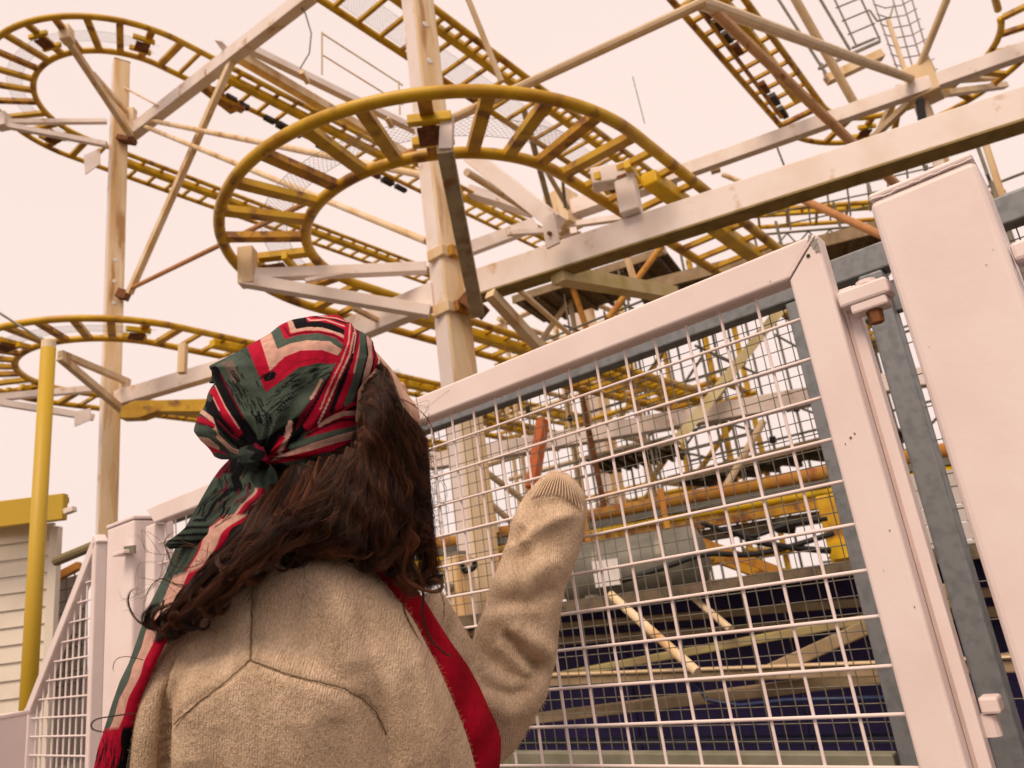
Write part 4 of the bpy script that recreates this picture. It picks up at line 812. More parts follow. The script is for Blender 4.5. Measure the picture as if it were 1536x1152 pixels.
# ribs of the cuff, stitched lines running over the sleeve end
for k in range(16):
    u_ = k/15; a = (797+78*u_, 748+20*u_-14*math.sin(u_*3.1)); b = (828+24*u_, 709+3*u_); c_ = ((a[0]+b[0])/2+4*(u_-.4), (a[1]+b[1])/2-3)
    P = np.array(on_surface(sw, base, dense([a, c_, b], 14), .0002)); P[1:-1] = (P[:-2]+2*P[1:-1]+P[2:])/4
    MB().tube(P, [.0008]+[.0016]*12+[.0006], 6).build('cuff_rib', KNIT, sweater, smooth=True)

# ------------------------------------------------------------------ scarf cloth with its printed pattern
G1, G2 = (.040, .058, .046), (.062, .088, .070); RED = (.36, .006, .028); DRED = (.11, .003, .013); BEI = (.52, .31, .25); BK = (.004, .0035, .005); PINK = (.62, .33, .29)
def cloth_mat():
    m = bpy.data.materials.new('printed scarf cloth'); m.use_nodes = True; t = m.node_tree; n = t.nodes; l = t.links.new; p = n['Principled BSDF']
    p.inputs['Roughness'].default_value = .85; p.inputs['Specular IOR Level'].default_value = .08
    a = n.new('ShaderNodeVertexColor'); a.layer_name = 'print'; tc = n.new('ShaderNodeTexCoord')
    x = n.new('ShaderNodeTexNoise'); x.inputs['Scale'].default_value = 90; x.inputs['Detail'].default_value = 6; l(tc.outputs['Object'], x.inputs['Vector'])
    r = n.new('ShaderNodeMapRange'); r.inputs[1].default_value = .3; r.inputs[2].default_value = .7; r.inputs[3].default_value = .8; r.inputs[4].default_value = 1.15; l(x.outputs[0], r.inputs[0])
    mx = n.new('ShaderNodeMix'); mx.data_type = 'RGBA'; mx.blend_type = 'MULTIPLY'; mx.inputs[0].default_value = 1; l(a.outputs[0], mx.inputs[6]); l(r.outputs[0], mx.inputs[7]); l(mx.outputs[2], p.inputs['Base Color'])
    y = n.new('ShaderNodeTexNoise'); y.inputs['Scale'].default_value = 700; y.inputs['Detail'].default_value = 2; l(tc.outputs['Object'], y.inputs['Vector'])
    b = n.new('ShaderNodeBump'); b.inputs['Strength'].default_value = .25; b.inputs['Distance'].default_value = .001; l(y.outputs[0], b.inputs['Height']); l(b.outputs[0], p.inputs['Normal']); return m
CLOTH = cloth_mat()
class Print:
    """paints the woven print in the flat coordinates of the cloth (zx, zy)"""
    def __init__(s, Z, base_): s.Z = Z; s.c = np.tile(np.array(base_, float), (len(Z), 1))
    def line(s, col, w_, pts, soft=2.0):
        d, _ = dist_poly(s.Z, pts); k = np.clip((w_/2-d)/soft+.5, 0, 1)[:, None]; s.c = s.c*(1-k)+np.array(col)*k
    def poly(s, col, pts, soft=0):
        x, y = s.Z[:, 0], s.Z[:, 1]; ins = np.zeros(len(x), bool); P = np.array(pts, float)
        for (x0, y0), (x1, y1) in zip(P, np.roll(P, -1, 0)):
            if y0 == y1: continue
            k = ((y0 > y) != (y1 > y)) & (x < (x1-x0)*(y-y0)/(y1-y0)+x0); ins ^= k
        s.c[ins] = col
    def band(s, col, up, lo): s.poly(col, list(up)+list(reversed(lo)))
def paint(me, c):
    a = me.color_attributes.new('print', 'FLOAT_COLOR', 'POINT'); a.data.foreach_set('color', np.c_[c, np.ones(len(c))].ravel())
cap = loft([R7(474, 466, 506, 1.3, 1.3, .015), R7(480, 440, 518, 1.3, 1.3, .045), R7(489, 420, 532, 1.3, 1.3, .062), R7(499, 406, 545, 1.3, 1.3, .075), R7(518, 370, 560, 1.29, 1.3, .09), R7(538, 338, 568, 1.285, 1.3, .1), R7(549, 314, 568, 1.28, 1.3, .103), R7(560, 316, 565, 1.28, 1.3, .106), R7(574, 320, 558, 1.28, 1.3, .109),
            R7(588, 315, 550, 1.28, 1.3, .112), R7(603, 308, 546, 1.275, 1.3, .114), R7(622, 296, 545, 1.27, 1.3, .115), R7(647, 292, 544, 1.27, 1.3, .112), R7(663, 299, 543, 1.27, 1.3, .108), R7(676, 318, 544, 1.265, 1.295, .1), R7(688, 334, 545, 1.265, 1.295, .092), R7(697, 362, 520, 1.26, 1.29, .08), R7(706, 395, 462, 1.26, 1.28, .05)], 330, 420, 7, 2.15)
CV, CF, CT = cap; cm = mesh_of('headscarf', CV, CF)
def zz(x, y): return (270+.2734*x, 450+.2734*y)
def zl(pts): return [zz(*p) for p in pts]
folds(cm, [(zl(p), s_*1.1, a*2.0) for p, s_, a in (
    ([(935, 110), (905, 260), (830, 420), (720, 620), (600, 800)], 4.5, -.009), ([(975, 140), (940, 300), (860, 450), (780, 620), (720, 720)], 4, .006), ([(990, 210), (960, 330), (900, 470), (830, 620)], 3, -.006),
    ([(1010, 220), (985, 360), (930, 480), (880, 590)], 3.5, .006), ([(1030, 200), (1030, 330), (975, 480), (930, 570)], 3, -.005), ([(1055, 250), (1060, 360), (1010, 500)], 4, .004),
    ([(1005, 545), (900, 580), (790, 660), (640, 790), (480, 900)], 4.5, -.010), ([(1000, 590), (880, 640), (740, 740), (560, 860)], 6, .006), ([(1000, 690), (860, 740), (700, 800), (540, 880)], 3.5, -.006), ([(980, 740), (840, 790), (680, 850), (500, 910)], 5, .005), ([(960, 830), (830, 840), (690, 870), (480, 920)], 3, -.006),
    ([(610, 680), (560, 800), (500, 880)], 3.5, .007), ([(640, 640), (620, 720), (560, 860)], 3, -.009), ([(440, 770), (430, 830), (450, 900)], 6, -.012), ([(560, 640), (480, 760), (440, 820)], 5, -.007),
    ([(190, 470), (260, 600), (340, 740), (410, 820)], 4.5, .007), ([(215, 420), (300, 590), (390, 740), (430, 800)], 4, -.008), ([(130, 600), (200, 700), (300, 790), (400, 850)], 5, .005), ([(180, 620), (220, 740), (330, 850)], 3.5, -.008), ([(110, 700), (170, 790), (230, 850)], 4, -.004),
    ([(170, 380), (200, 470)], 3, .006), ([(200, 380), (225, 470)], 3, -.006), ([(620, 640), (760, 460), (870, 330)], 5, -.006), ([(560, 500), (700, 430), (830, 390)], 14, .004), ([(300, 300), (400, 480), (430, 640)], 16, .004))])
_v = get_v(cm); _n = get_n(cm); _p = pix(_v)-[392, 688]; _a = np.arctan2(_p[:, 1], _p[:, 0]); _r = np.hypot(_p[:, 0], _p[:, 1])   # pleats running out from the knot
_w = np.sin(_a*13+.02*_r+.6*np.sin(_a*5))*.55+np.sin(_a*23-.015*_r+1)*.45
set_v(cm, _v+_n*(_w*.0042*np.clip(_r/40, 0, 1)*np.exp(-(_r/125)**2)+.0022*np.sin(_p[:, 0]*.05+_p[:, 1]*.09)*np.sin(_p[:, 0]*.031-_p[:, 1]*.043+1))[:, None])
Zc = (pix(get_v(cm))-[270, 450])/.2734; pr = Print(Zc, G1)
pn = np.random.default_rng(11)
pr.poly(G2, [(180, 370), (330, 280), (400, 330), (470, 510), (560, 450), (700, 370), (840, 350), (880, 330), (640, 640), (430, 760), (300, 560), (200, 420)])
k_ = (np.sin(Zc[:, 0]*.021+Zc[:, 1]*.008)+np.sin(Zc[:, 1]*.03-Zc[:, 0]*.012))*.25+.5; pr.c *= (.75+.45*k_)[:, None]
pr.poly((.13, .10, .085), [(225, 340), (290, 330), (330, 430), (300, 470)])
def strokes(n_, a, b, spread, ang, ln, w0=3, w1=7):
    for _ in range(n_):
        u_ = pn.random(); c = np.array(a)*(1-u_)+np.array(b)*u_+pn.normal(0, spread, 2); q = math.radians(ang+pn.normal(0, 8)); v = np.array([math.cos(q), math.sin(q)])*ln*pn.uniform(.4, 1)
        pr.line(BK if pn.random() < .8 else (.03, .03, .028), pn.uniform(w0, w1), [c-v, c, c+v], 2)
strokes(60, (270, 420), (420, 600), 34, 62, 26); strokes(34, (560, 480), (800, 380), 26, -28, 34); strokes(26, (420, 600), (450, 700), 26, 65, 26, 4, 9); strokes(14, (480, 640), (560, 560), 26, -50, 34, 4, 8); strokes(22, (520, 600), (650, 480), 30, -38, 36)
# dark lower corner and the stripes at the back of the bun
pr.poly(BK, [(205, 395), (250, 470), (330, 610), (430, 770), (470, 760), (640, 640), (700, 640), (560, 900), (420, 900), (300, 800), (200, 700), (140, 600), (180, 540)])
pr.line(BK, 46, [(190, 385), (225, 460), (300, 610), (400, 750)]); pr.line(DRED, 10, [(225, 410), (280, 520), (350, 650)])
for c_, w_, p in ((RED, 40, [(180, 500), (240, 620), (320, 730)]), (PINK, 6, [(192, 470), (250, 590), (325, 705)]), (DRED, 9, [(170, 520), (235, 650), (318, 748)]), (PINK, 5, [(182, 535), (215, 605)]), (BK, 34, [(150, 570), (215, 690), (340, 800)]), (DRED, 8, [(205, 660), (280, 740), (320, 765)]),
    (BEI, 24, [(115, 610), (170, 650), (200, 740), (280, 820), (380, 860)]), (RED, 30, [(100, 650), (150, 670), (178, 690)]), (DRED, 12, [(95, 672), (150, 690), (180, 700)]), (G2, 46, [(85, 715), (140, 710), (180, 735)]), (BEI, 36, [(85, 765), (150, 775), (200, 815)]), (RED, 28, [(120, 800), (180, 825), (240, 850)]), (G1, 50, [(210, 860), (300, 900), (420, 905)])): pr.line(c_, w_, p)
# chevrons
r_lo = [(340, 235), (370, 262), (470, 505), (560, 440), (650, 370), (760, 345), (840, 352), (880, 325)]; r_up = [(400, 200), (440, 210), (495, 385), (570, 310), (660, 275), (780, 272), (865, 302)]
b_up = [(470, 190), (500, 180), (535, 270), (600, 240), (700, 220), (820, 226), (890, 272)]; g_up = [(530, 150), (545, 148), (575, 215), (650, 192), (760, 182), (850, 206), (910, 255)]
d_up = [(580, 118), (592, 125), (606, 182), (680, 168), (760, 166), (840, 181), (915, 218)]; t_up = [(605, 110), (617, 115), (636, 160), (700, 148), (780, 150), (880, 182), (918, 205)]; k_up = [(680, 85), (690, 95), (700, 120), (760, 115), (830, 130), (920, 170)]
pr.band(RED, r_up, r_lo); pr.band(BEI, b_up, r_up); pr.band(G2, g_up, b_up); pr.band(RED, d_up, g_up); pr.band(BEI, t_up, d_up); pr.band(BK, k_up, t_up)
pr.poly(RED, k_up+[(925, 95), (880, 80), (760, 80), (690, 80)]); pr.line(PINK, 7, [(700, 100), (715, 112), (800, 108), (915, 148)]); pr.line(BK, 8, [(730, 92), (820, 98), (920, 130)]); pr.line(PINK, 5, [(760, 88), (860, 100), (925, 122)])
pr.line(DRED, 9, [(572, 150), (600, 196), (680, 178), (760, 176), (850, 195), (912, 238)]); pr.line(PINK, 4, r_up[1:]); pr.line((.2, .006, .02), 5, [(440, 420), (478, 470), (560, 405), (650, 340), (760, 318)]); pr.line(BK, 44, [(478, 425), (505, 412)]); strokes(8, (470, 440), (510, 400), 12, -60, 20, 4, 7)
# gathered stripes at the side of the head
pr.poly(DRED, [(925, 90), (960, 110), (1020, 180), (1070, 240), (1105, 330), (1060, 470), (1010, 570), (900, 600), (780, 690), (660, 740), (600, 820), (520, 880), (640, 650), (780, 470), (880, 320), (915, 200)])
for c_, w_, p in ((BK, 40, [(900, 310), (815, 460), (710, 650), (600, 800)]), (RED, 44, [(925, 150), (915, 260), (860, 400), (780, 560), (700, 690)]), (BEI, 16, [(775, 440), (745, 500), (720, 540)]), (PINK, 7, [(935, 120), (925, 230), (885, 340), (830, 450), (770, 600)]), (BEI, 9, [(955, 180), (930, 300), (870, 430), (800, 590), (760, 675)]), (BK, 22, [(985, 210), (945, 330), (890, 450), (830, 610)]),
    (PINK, 5, [(945, 110), (965, 190), (950, 290)]), (RED, 34, [(1000, 190), (965, 330), (925, 450), (870, 590)]), (BEI, 7, [(990, 230), (972, 320), (955, 400)]), (G2, 40, [(1005, 180), (1005, 300), (965, 450), (920, 575)]), (BK, 13, [(1025, 200), (1032, 310), (985, 480)]), (BEI, 34, [(1040, 205), (1052, 300), (1022, 420), (1000, 530)]), (RED, 46, [(1075, 240), (1080, 350), (1045, 470)]), (G1, 14, [(1020, 175), (1070, 235), (1100, 310)]), (BK, 8, [(1055, 215), (1072, 300), (1040, 440)])): pr.line(c_, w_, p)
# band wrapped to the ear
pr.poly(RED, [(1015, 540), (930, 570), (840, 630), (720, 720), (560, 870), (430, 930), (480, 960), (720, 930), (860, 900), (1020, 860), (1005, 740)])
for c_, w_, p in ((BK, 26, [(1012, 585), (940, 590), (880, 610)]), (RED, 10, [(1010, 558), (930, 585), (850, 632)]), (BEI, 26, [(1010, 620), (900, 622), (830, 650), (770, 690)]), (DRED, 14, [(1010, 655), (880, 662), (800, 690), (700, 740)]), (BK, 7, [(1010, 650), (880, 655), (790, 688)]), (G2, 46, [(1010, 705), (860, 735), (720, 770), (620, 810)]), (BEI, 50, [(985, 735), (850, 775), (720, 815), (620, 850), (520, 890)]), (PINK, 5, [(985, 712), (850, 750), (720, 790), (600, 845)]),
    (RED, 38, [(965, 780), (870, 800), (720, 845), (560, 885), (440, 930)]), (DRED, 9, [(955, 815), (850, 830), (700, 860)]), (G1, 66, [(1010, 800), (930, 850), (800, 872), (680, 905), (480, 940)]), (G2, 30, [(990, 770), (960, 830), (850, 870)]), (BEI, 30, [(605, 675), (590, 740), (545, 830)]), (BK, 18, [(640, 650), (625, 720), (590, 800)]), (RED, 30, [(560, 760), (500, 860), (450, 930)])): pr.line(c_, w_, p)
strokes(14, (700, 900), (900, 850), 12, -15, 30, 3, 5)
paint(cm, pr.c); headscarf = to_obj('headscarf', cm, CLOTH, person)
# scarf tail down her back
tail_rows = [(345, 688, 1.2, 396, 684, 1.18, .02), (331, 702, 1.2, 414, 706, 1.18, .026), (318, 720, 1.2, 420, 728, 1.18, .028), (302, 748, 1.2, 416, 748, 1.165, .03), (287, 775, 1.2, 386, 775, 1.16, .028), (268, 808, 1.2, 352, 800, 1.15, .026), (248, 860, 1.19, 322, 838, 1.145, .024), (222, 912, 1.18, 294, 884, 1.14, .022), (207, 955, 1.17, 268, 930, 1.13, .02), (193, 995, 1.16, 246, 970, 1.13, .02), (180, 1021, 1.15, 230, 1003, 1.13, .02), (168, 1055, 1.145, 212, 1045, 1.13, .02), (157, 1091, 1.14, 201, 1085, 1.13, .02), (147, 1121, 1.14, 194, 1125, 1.13, .02), (138, 1165, 1.14, 187, 1165, 1.13, .02), (116, 1260, 1.15, 174, 1260, 1.14, .02), (114, 1400, 1.18, 172, 1400, 1.16, .016)]
TV, TF, TT = loft(tail_rows, 320, 200, 4); tm = mesh_of('scarf_tail', TV, TF)
folds(tm, [([(372, 690), (360, 720), (335, 760), (305, 800), (270, 870), (230, 940), (190, 1040), (165, 1140)], 4, -.006), ([(395, 690), (392, 725), (365, 765), (325, 805), (285, 870), (248, 935), (210, 1030), (185, 1150)], 4, .005), ([(350, 690), (335, 730), (305, 780), (262, 850)], 4, .006), ([(410, 705), (380, 750), (330, 800), (300, 845)], 3.5, -.006), ([(345, 705), (325, 745), (300, 790)], 3, -.006), ([(360, 740), (330, 770), (290, 830), (255, 900)], 3, .004), ([(425, 712), (400, 735), (360, 778)], 3.5, .004)])
u_, tv = TT[:, 1], TT[:, 0]; wob_ = .04*np.sin(tv*1.7)+.03*np.sin(tv*4.1+1); U = u_+wob_
pt_ = Print(np.stack([U*100, tv*40], 1), G1); low = tv > 4.2
pt_.c *= (.7+.5*(np.sin(U*40+tv*3)*.5+.5))[:, None]
def strip(col, a, b, t0, t1, soft=.02):
    k = np.clip(np.minimum(U-a, b-U)/soft+.5, 0, 1)*np.clip(np.minimum(tv-t0, t1-tv)/.15+.5, 0, 1); pt_.c = pt_.c*(1-k[:, None])+np.array(col)*k[:, None]
strip(BK, .0, .3, -.2, 1.4); strip(DRED, .02, .14, .3, 1.8); strip(BK, .3, .44, .3, 2.6); strip(G2, .44, .6, 1.5, 5); strip(BK, .2, .26, 2.4, 4.4)
for a, b, c_ in ((.60, .64, PINK), (.64, .70, RED), (.70, .76, DRED), (.76, .86, G2), (.86, 1.05, BEI)): strip(c_, a, b, 2.3, 4.0)
for a, b, c_ in ((.46, .5, RED), (.5, .53, PINK), (.53, .8, BEI), (.8, 1.1, RED)): strip(c_, a, b, 3.9, 6.6)
for a, b, c_ in ((-.1, .26, G2), (.24, .28, PINK), (.28, .56, BEI), (.54, .57, PINK), (.56, 1.1, RED)): strip(c_, a, b, 6.2, 12.4)
strip(RED, -.1, .75, 12.1, 18); strip(BK, .7, 1.2, 12.1, 18)
for _ in range(150):                                       # dark brush marks of the print, top and foot of the tail
    top = pn.random() < .4; c = np.array([pn.uniform(5, 60), pn.uniform(20, 180)]) if top else np.array([pn.uniform(-5, 95), pn.uniform(505, 620)]); v = np.array([pn.uniform(-3, 3), pn.uniform(5, 12)])
    pt_.line(BK if pn.random() < .75 else DRED, pn.uniform(1.2, 3.4), [c-v, c, c+v], 1.0)
paint(tm, np.clip(pt_.c, 0, 1)); to_obj('scarf_tail', tm, CLOTH, headscarf)
# knot and loose corner
KV, KF, KT = loft([(360, 672, 1.16, 384, 664, 1.155, .012), (355, 684, 1.16, 398, 676, 1.15, .024), (362, 696, 1.16, 404, 690, 1.15, .028), (378, 708, 1.165, 405, 702, 1.155, .016)], 60, 60, 3); km = mesh_of('scarf_knot', KV, KF)
folds(km, [([(362, 690), (380, 680), (396, 672)], 3, -.006), ([(368, 700), (385, 690), (402, 684)], 3, .004)])
kc_ = np.tile(BK, (len(KV), 1)).astype(float); kc_[KT[:, 1]+.1*np.sin(KT[:, 0]*4) > .88] = DRED; kc_[KT[:, 1]+.12*np.sin(KT[:, 0]*5) < .5] = (.025, .036, .03); paint(km, kc_); to_obj('scarf_knot', km, CLOTH, headscarf)
LV, LF, LT = loft([(305, 768, 1.19, 335, 786, 1.17, .012), (288, 782, 1.17, 318, 806, 1.16, .014), (268, 800, 1.16, 296, 820, 1.16, .012), (250, 813, 1.16, 268, 822, 1.16, .007), (248, 818, 1.16, 256, 824, 1.16, .004)], 60, 40, 3); lm = mesh_of('scarf_corner', LV, LF)
folds(lm, [([(312, 780), (285, 802), (256, 820)], 3, -.004)]); lc = np.tile(G1, (len(LV), 1)).astype(float); lc[np.sin(LT[:, 0]*9+LT[:, 1]*14) > .2] = BK; paint(lm, lc); to_obj('scarf_corner', lm, CLOTH, headscarf)
# red front fall of the scarf beside the sweater
red_rows = [(556, 838, 1.25, 582, 838, 1.26, .012), (560, 868, 1.26, 612, 866, 1.27, .022), (575, 901, 1.27, 637, 901, 1.29, .026), (595, 935, 1.28, 658, 935, 1.31, .028), (615, 968, 1.28, 680, 968, 1.33, .03), (635, 998, 1.28, 702, 998, 1.34, .032), (655, 1031, 1.28, 720, 1031, 1.35, .034), (670, 1061, 1.28, 733, 1061, 1.35, .036), (685, 1085, 1.28, 745, 1085, 1.35, .036), (695, 1108, 1.28, 752, 1108, 1.35, .036), (700, 1135, 1.28, 751, 1135, 1.35, .036), (704, 1165, 1.28, 748, 1165, 1.35, .036), (706, 1260, 1.28, 740, 1260, 1.34, .03), (706, 1330, 1.28, 720, 1330, 1.33, .02)]
SV, SF, ST = loft(red_rows, 150, 70, 3); sm = mesh_of('scarf_front', SV, SF)
folds(sm, [([(600, 880), (650, 960), (700, 1050), (722, 1150)], 5, .005), ([(620, 880), (672, 970), (722, 1060), (738, 1150)], 4, -.004)])
scol = np.tile((.34, .004, .018), (len(SV), 1)).astype(float); scol *= (.85+.2*np.sin(ST[:, 0]*2.3+ST[:, 1]*6))[:, None]; paint(sm, scol); sfront = to_obj('scarf_front', sm, CLOTH, headscarf)

# ------------------------------------------------------------------ hair: a dark mass with thousands of strands over it
def hair_mat():
    m = bpy.data.materials.new('dark brown hair'); m.use_nodes = True; t = m.node_tree; n = t.nodes; l = t.links.new; p = n['Principled BSDF']
    p.inputs['Roughness'].default_value = .42; p.inputs['Specular IOR Level'].default_value = .28
    hi = n.new('ShaderNodeAttribute'); hi.attribute_name = 'tone'; cr = n.new('ShaderNodeValToRGB'); e = cr.color_ramp.elements
    e[0].color = (.007, .0026, .0014, 1); e[1].color = (.30, .105, .04, 1); x = e.new(.45); x.color = (.026, .009, .0042, 1); x = e.new(.75); x.color = (.10, .033, .013, 1)
    l(hi.outputs['Fac'], cr.inputs[0]); l(cr.outputs[0], p.inputs['Base Color']); return m
HAIR = hair_mat(); HMASS = mat('hair undermass', (.010, .004, .0024), .9, col2=(.006, .0026, .0015), scale=60, bump=.6, bscale=160, spec=.03)
h1 = loft([R7(548, 552, 566, 1.31, 1.32, .02), R7(566, 548, 580, 1.3, 1.31, .05), R7(592, 543, 588, 1.28, 1.3, .08), R7(620, 542, 598, 1.27, 1.31, .088), R7(650, 540, 614, 1.27, 1.31, .095), R7(672, 500, 624, 1.28, 1.31, .095), R7(688, 450, 628, 1.275, 1.31, .1), R7(705, 420, 630, 1.26, 1.31, .105), R7(740, 416, 632, 1.24, 1.31, .115), R7(775, 405, 636, 1.22, 1.31, .12), R7(800, 400, 636, 1.21, 1.31, .12), R7(818, 420, 626, 1.21, 1.31, .115), R7(834, 505, 620, 1.22, 1.3, .1), R7(850, 562, 622, 1.23, 1.3, .08), R7(868, 596, 630, 1.25, 1.3, .04)], 60, 56, 4)
h2 = loft([(405, 735, 1.18, 450, 790, 1.13, .05), (370, 770, 1.16, 410, 815, 1.11, .05), (332, 818, 1.14, 372, 850, 1.09, .045), (290, 868, 1.125, 322, 896, 1.085, .035), (262, 900, 1.12, 284, 928, 1.09, .025), (244, 925, 1.12, 258, 938, 1.1, .012)], 50, 40, 4)
hm = remesh([h1, h2], .005, 8)
hv_, hn_ = get_v(hm), get_n(hm); hv_ += hn_*(.004*np.sin(hv_@V3(90, 40, 30)+5*np.sin(hv_[:, 2]*18)))[:, None]; set_v(hm, hv_)
hair = to_obj('hair', hm, HMASS, person)
_hp = pix(get_v(hm)+base); _hd = (get_v(hm)+base-CAM)@_F
_sp2 = pix(get_v(sw)+base); _sd2 = (get_v(sw)+base-CAM)@_F
_cp2 = pix(get_v(cm)+base); _cd2 = (get_v(cm)+base-CAM)@_F
def near_grid(P, D, cell=6):
    g = {}
    for (x, y), d in zip((P/cell).astype(int), D):
        k = (x, y)
        if d < g.get(k, 9): g[k] = d
    return g
_g = [near_grid(p, d) for p, d in ((_hp, _hd), (_sp2, _sd2))]
def surf_d(x, y):
    c = []
    for g in _g:
        for r in (0, 1, 2):
            v = [g[(int(x/6)+i, int(y/6)+j)] for i in range(-r, r+1) for j in range(-r, r+1) if (int(x/6)+i, int(y/6)+j) in g]
            if v: c.append(min(v)); break
    return min(c) if c else None
hr = np.random.default_rng(5)
STR = []
def catmull(P, n):
    P = np.array(P, float); P = np.vstack([2*P[0]-P[1], P, 2*P[-1]-P[-2]]); out = []
    m = len(P)-3
    for t_ in np.linspace(0, m-1e-6, n):
        i = int(t_); u = t_-i; a, b, c, d = P[i:i+4]
        out.append(.5*((2*b)+(c-a)*u+(2*a-5*b+4*c-d)*u*u+(3*b-3*c+d-a)*u**3))
    return np.array(out)
FB = np.array([(520, 566), (540, 575), (560, 582), (590, 591), (620, 603), (640, 626), (660, 639), (700, 641), (760, 644), (800, 650), (850, 658), (900, 672)], float)
def lock(pts, n, rad, nseg=26, d=None, wave=0, wl=60, lift=.006, tight=.5, frizz=1.0, rpx=.15, keep=False, tn=None):
    """one lock: guide in measured points, strands gathered round it, lying on whatever is beneath"""
    G_ = catmull(pts, nseg); s = np.r_[0, np.cumsum(np.linalg.norm(np.diff(G_, axis=0), axis=1))]; u = s/s[-1]
    T_ = np.gradient(G_, axis=0); T_ /= np.linalg.norm(T_, axis=1)[:, None]; Nn = np.stack([-T_[:, 1], T_[:, 0]], 1); ph = hr.uniform(0, 6.28)
    G_ = G_+Nn*(wave*u*np.sin(s/wl*6.28+ph))[:, None]
    if keep: G_[:, 0] = np.minimum(G_[:, 0], np.interp(G_[:, 1], FB[:, 0], FB[:, 1])-rad*.5)
    dd = np.empty(nseg); last = None
    for i, (x, y) in enumerate(G_):
        v = surf_d(x, y) if d is None else (d if np.isscalar(d) else np.interp(u[i], (0, 1), d))
        dd[i] = v if v is not None else (last if last is not None else 1.22); last = dd[i]
    if d is None:
        for _ in range(5): dd[1:-1] = np.minimum(dd[1:-1], (dd[:-2]+2*dd[1:-1]+dd[2:])/4+.002)
        for _ in range(4): dd[1:-1] = (dd[:-2]+2*dd[1:-1]+dd[2:])/4
    tone = hr.random()**1.1 if tn is None else tn
    prof = (1-u)*.9+.1 if tight is None else (1-tight*u)
    for _ in range(n):
        a, q = hr.uniform(0, 6.28), rad*math.sqrt(hr.random()); f1, f2 = hr.normal(0, frizz, 2); k1, k2 = hr.uniform(.6, 2.2, 2); p1 = hr.uniform(0, 6.28); cut = hr.uniform(.82, 1)
        oN = q*math.cos(a)*prof+f1*u*np.sin(u*6.28*k1+p1); oD = q*math.sin(a)*prof*.9
        xy = G_+Nn*oN[:, None]+T_*(f2*u)[:, None]; de = dd-lift+(oD*dd/FOC)*.8+.0005*np.sin(u*9+p1)
        m = max(4, int(nseg*cut)); STR.append((np.array([at(x, y, d=z) for x, y, z in zip(xy[:m, 0], xy[:m, 1], de[:m])]), hr.uniform(.7, 1.2)*rpx, min(1, max(0, tone*.58+hr.random()*.42))))
Sp = np.array([(424, 706), (450, 697), (480, 691), (515, 684), (543, 674), (544, 656), (545, 640), (547, 612), (549, 592), (556, 572), (562, 557), (566, 546)], float)
Ep = np.array([(238, 936), (262, 950), (300, 912), (340, 876), (385, 842), (440, 824), (490, 818), (530, 830), (575, 846), (612, 872), (640, 872), (648, 830), (644, 770), (640, 725), (634, 690)], float)
def along(P, u): s = np.linspace(0, 1, len(P)); return np.array([np.interp(u, s, P[:, 0]), np.interp(u, s, P[:, 1])])
def hook(b, m, r, sg):
    d = b-m; d = d/np.linalg.norm(d); n_ = np.array([-d[1], d[0]])*sg; c = b+n_*r
    return [c+r*k*(-n_*math.cos(a)+d*math.sin(a)) for a, k in ((.9, 1), (1.9, .95), (2.9, .9), (3.9, .8), (4.8, .7))]
for i in range(135):
    u = (i+hr.random())/135; a = along(Sp, u)+hr.normal(0, 4, 2); b = along(Ep, np.clip(u**1.05+hr.normal(0, .04), 0, 1))+hr.normal(0, 6, 2)
    short = hr.random() < .35; sag = 26*math.sin(math.pi*u)
    if short: b = a*.35+b*.65+hr.normal(0, 10, 2)
    m1 = a*.68+b*.32+np.array([10+sag*.7, -4])+hr.normal(0, 6, 2); m2 = a*.3+b*.7+np.array([8+sag*.6, 4])+hr.normal(0, 9, 2)
    if u < .3: m1 += (4, 2); m2 += (3, 2)
    P = [a, m1, m2, b]
    if hr.random() < .5: P += hook(b, m2, hr.uniform(7, 15), 1 if hr.random() < .6 else -1)
    lf = u < .3
    lock(P, int(hr.uniform(50, 130)), hr.uniform(4, 7) if lf else hr.uniform(5, 14), nseg=34, wave=hr.uniform(2, 5) if lf else hr.uniform(5, 19), wl=hr.uniform(60, 130), tight=hr.uniform(.2, .8), frizz=hr.uniform(1.5, 3) if lf else hr.uniform(2.5, 6.5), lift=hr.uniform(.003, .014), keep=True)
for _ in range(260):                                       # loose thin wisps breaking up the mass
    u = hr.uniform(.22, 1); a = along(Sp, u)+hr.normal(0, 6, 2); b = along(Ep, np.clip(u+hr.normal(0, .06), 0, 1))+hr.normal(0, 12, 2); q0 = hr.uniform(0, .5); q1 = hr.uniform(.75, 1.05); sg = np.array([hr.normal(8, 12), hr.normal(0, 12)])
    p0, p1 = a+(b-a)*q0, a+(b-a)*q1; lock([p0, p0*.66+p1*.34+sg, p0*.33+p1*.67+sg*.8+hr.normal(0, 8, 2), p1], int(hr.uniform(3, 9)), 3, nseg=24, wave=hr.uniform(2, 10), wl=hr.uniform(35, 90), tight=.2, frizz=4, lift=hr.uniform(.01, .022), rpx=.13, keep=hr.random() < .8)
# looser waves near the face and the jaw
for pts in ([(563, 553), (588, 582), (604, 625), (622, 660), (628, 700), (640, 745)], [(558, 566), (583, 602), (600, 640), (630, 668), (640, 695), (630, 735)], [(556, 580), (590, 615), (625, 640), (637, 672), (630, 705), (641, 740), (648, 800)], [(550, 610), (590, 640), (622, 690), (634, 740), (644, 800), (650, 850)], [(550, 640), (600, 672), (628, 720), (640, 780), (646, 840), (636, 872)],
    [(552, 600), (596, 632), (634, 652), (642, 690), (634, 720)], [(545, 650), (588, 690), (612, 750), (630, 800), (640, 850), (655, 880)], [(564, 550), (580, 564), (590, 590), (612, 640), (634, 668), (638, 700)]):
    lock(pts, 70, 6, wave=4, wl=60, tight=.5, frizz=3, lift=.012, keep=True)
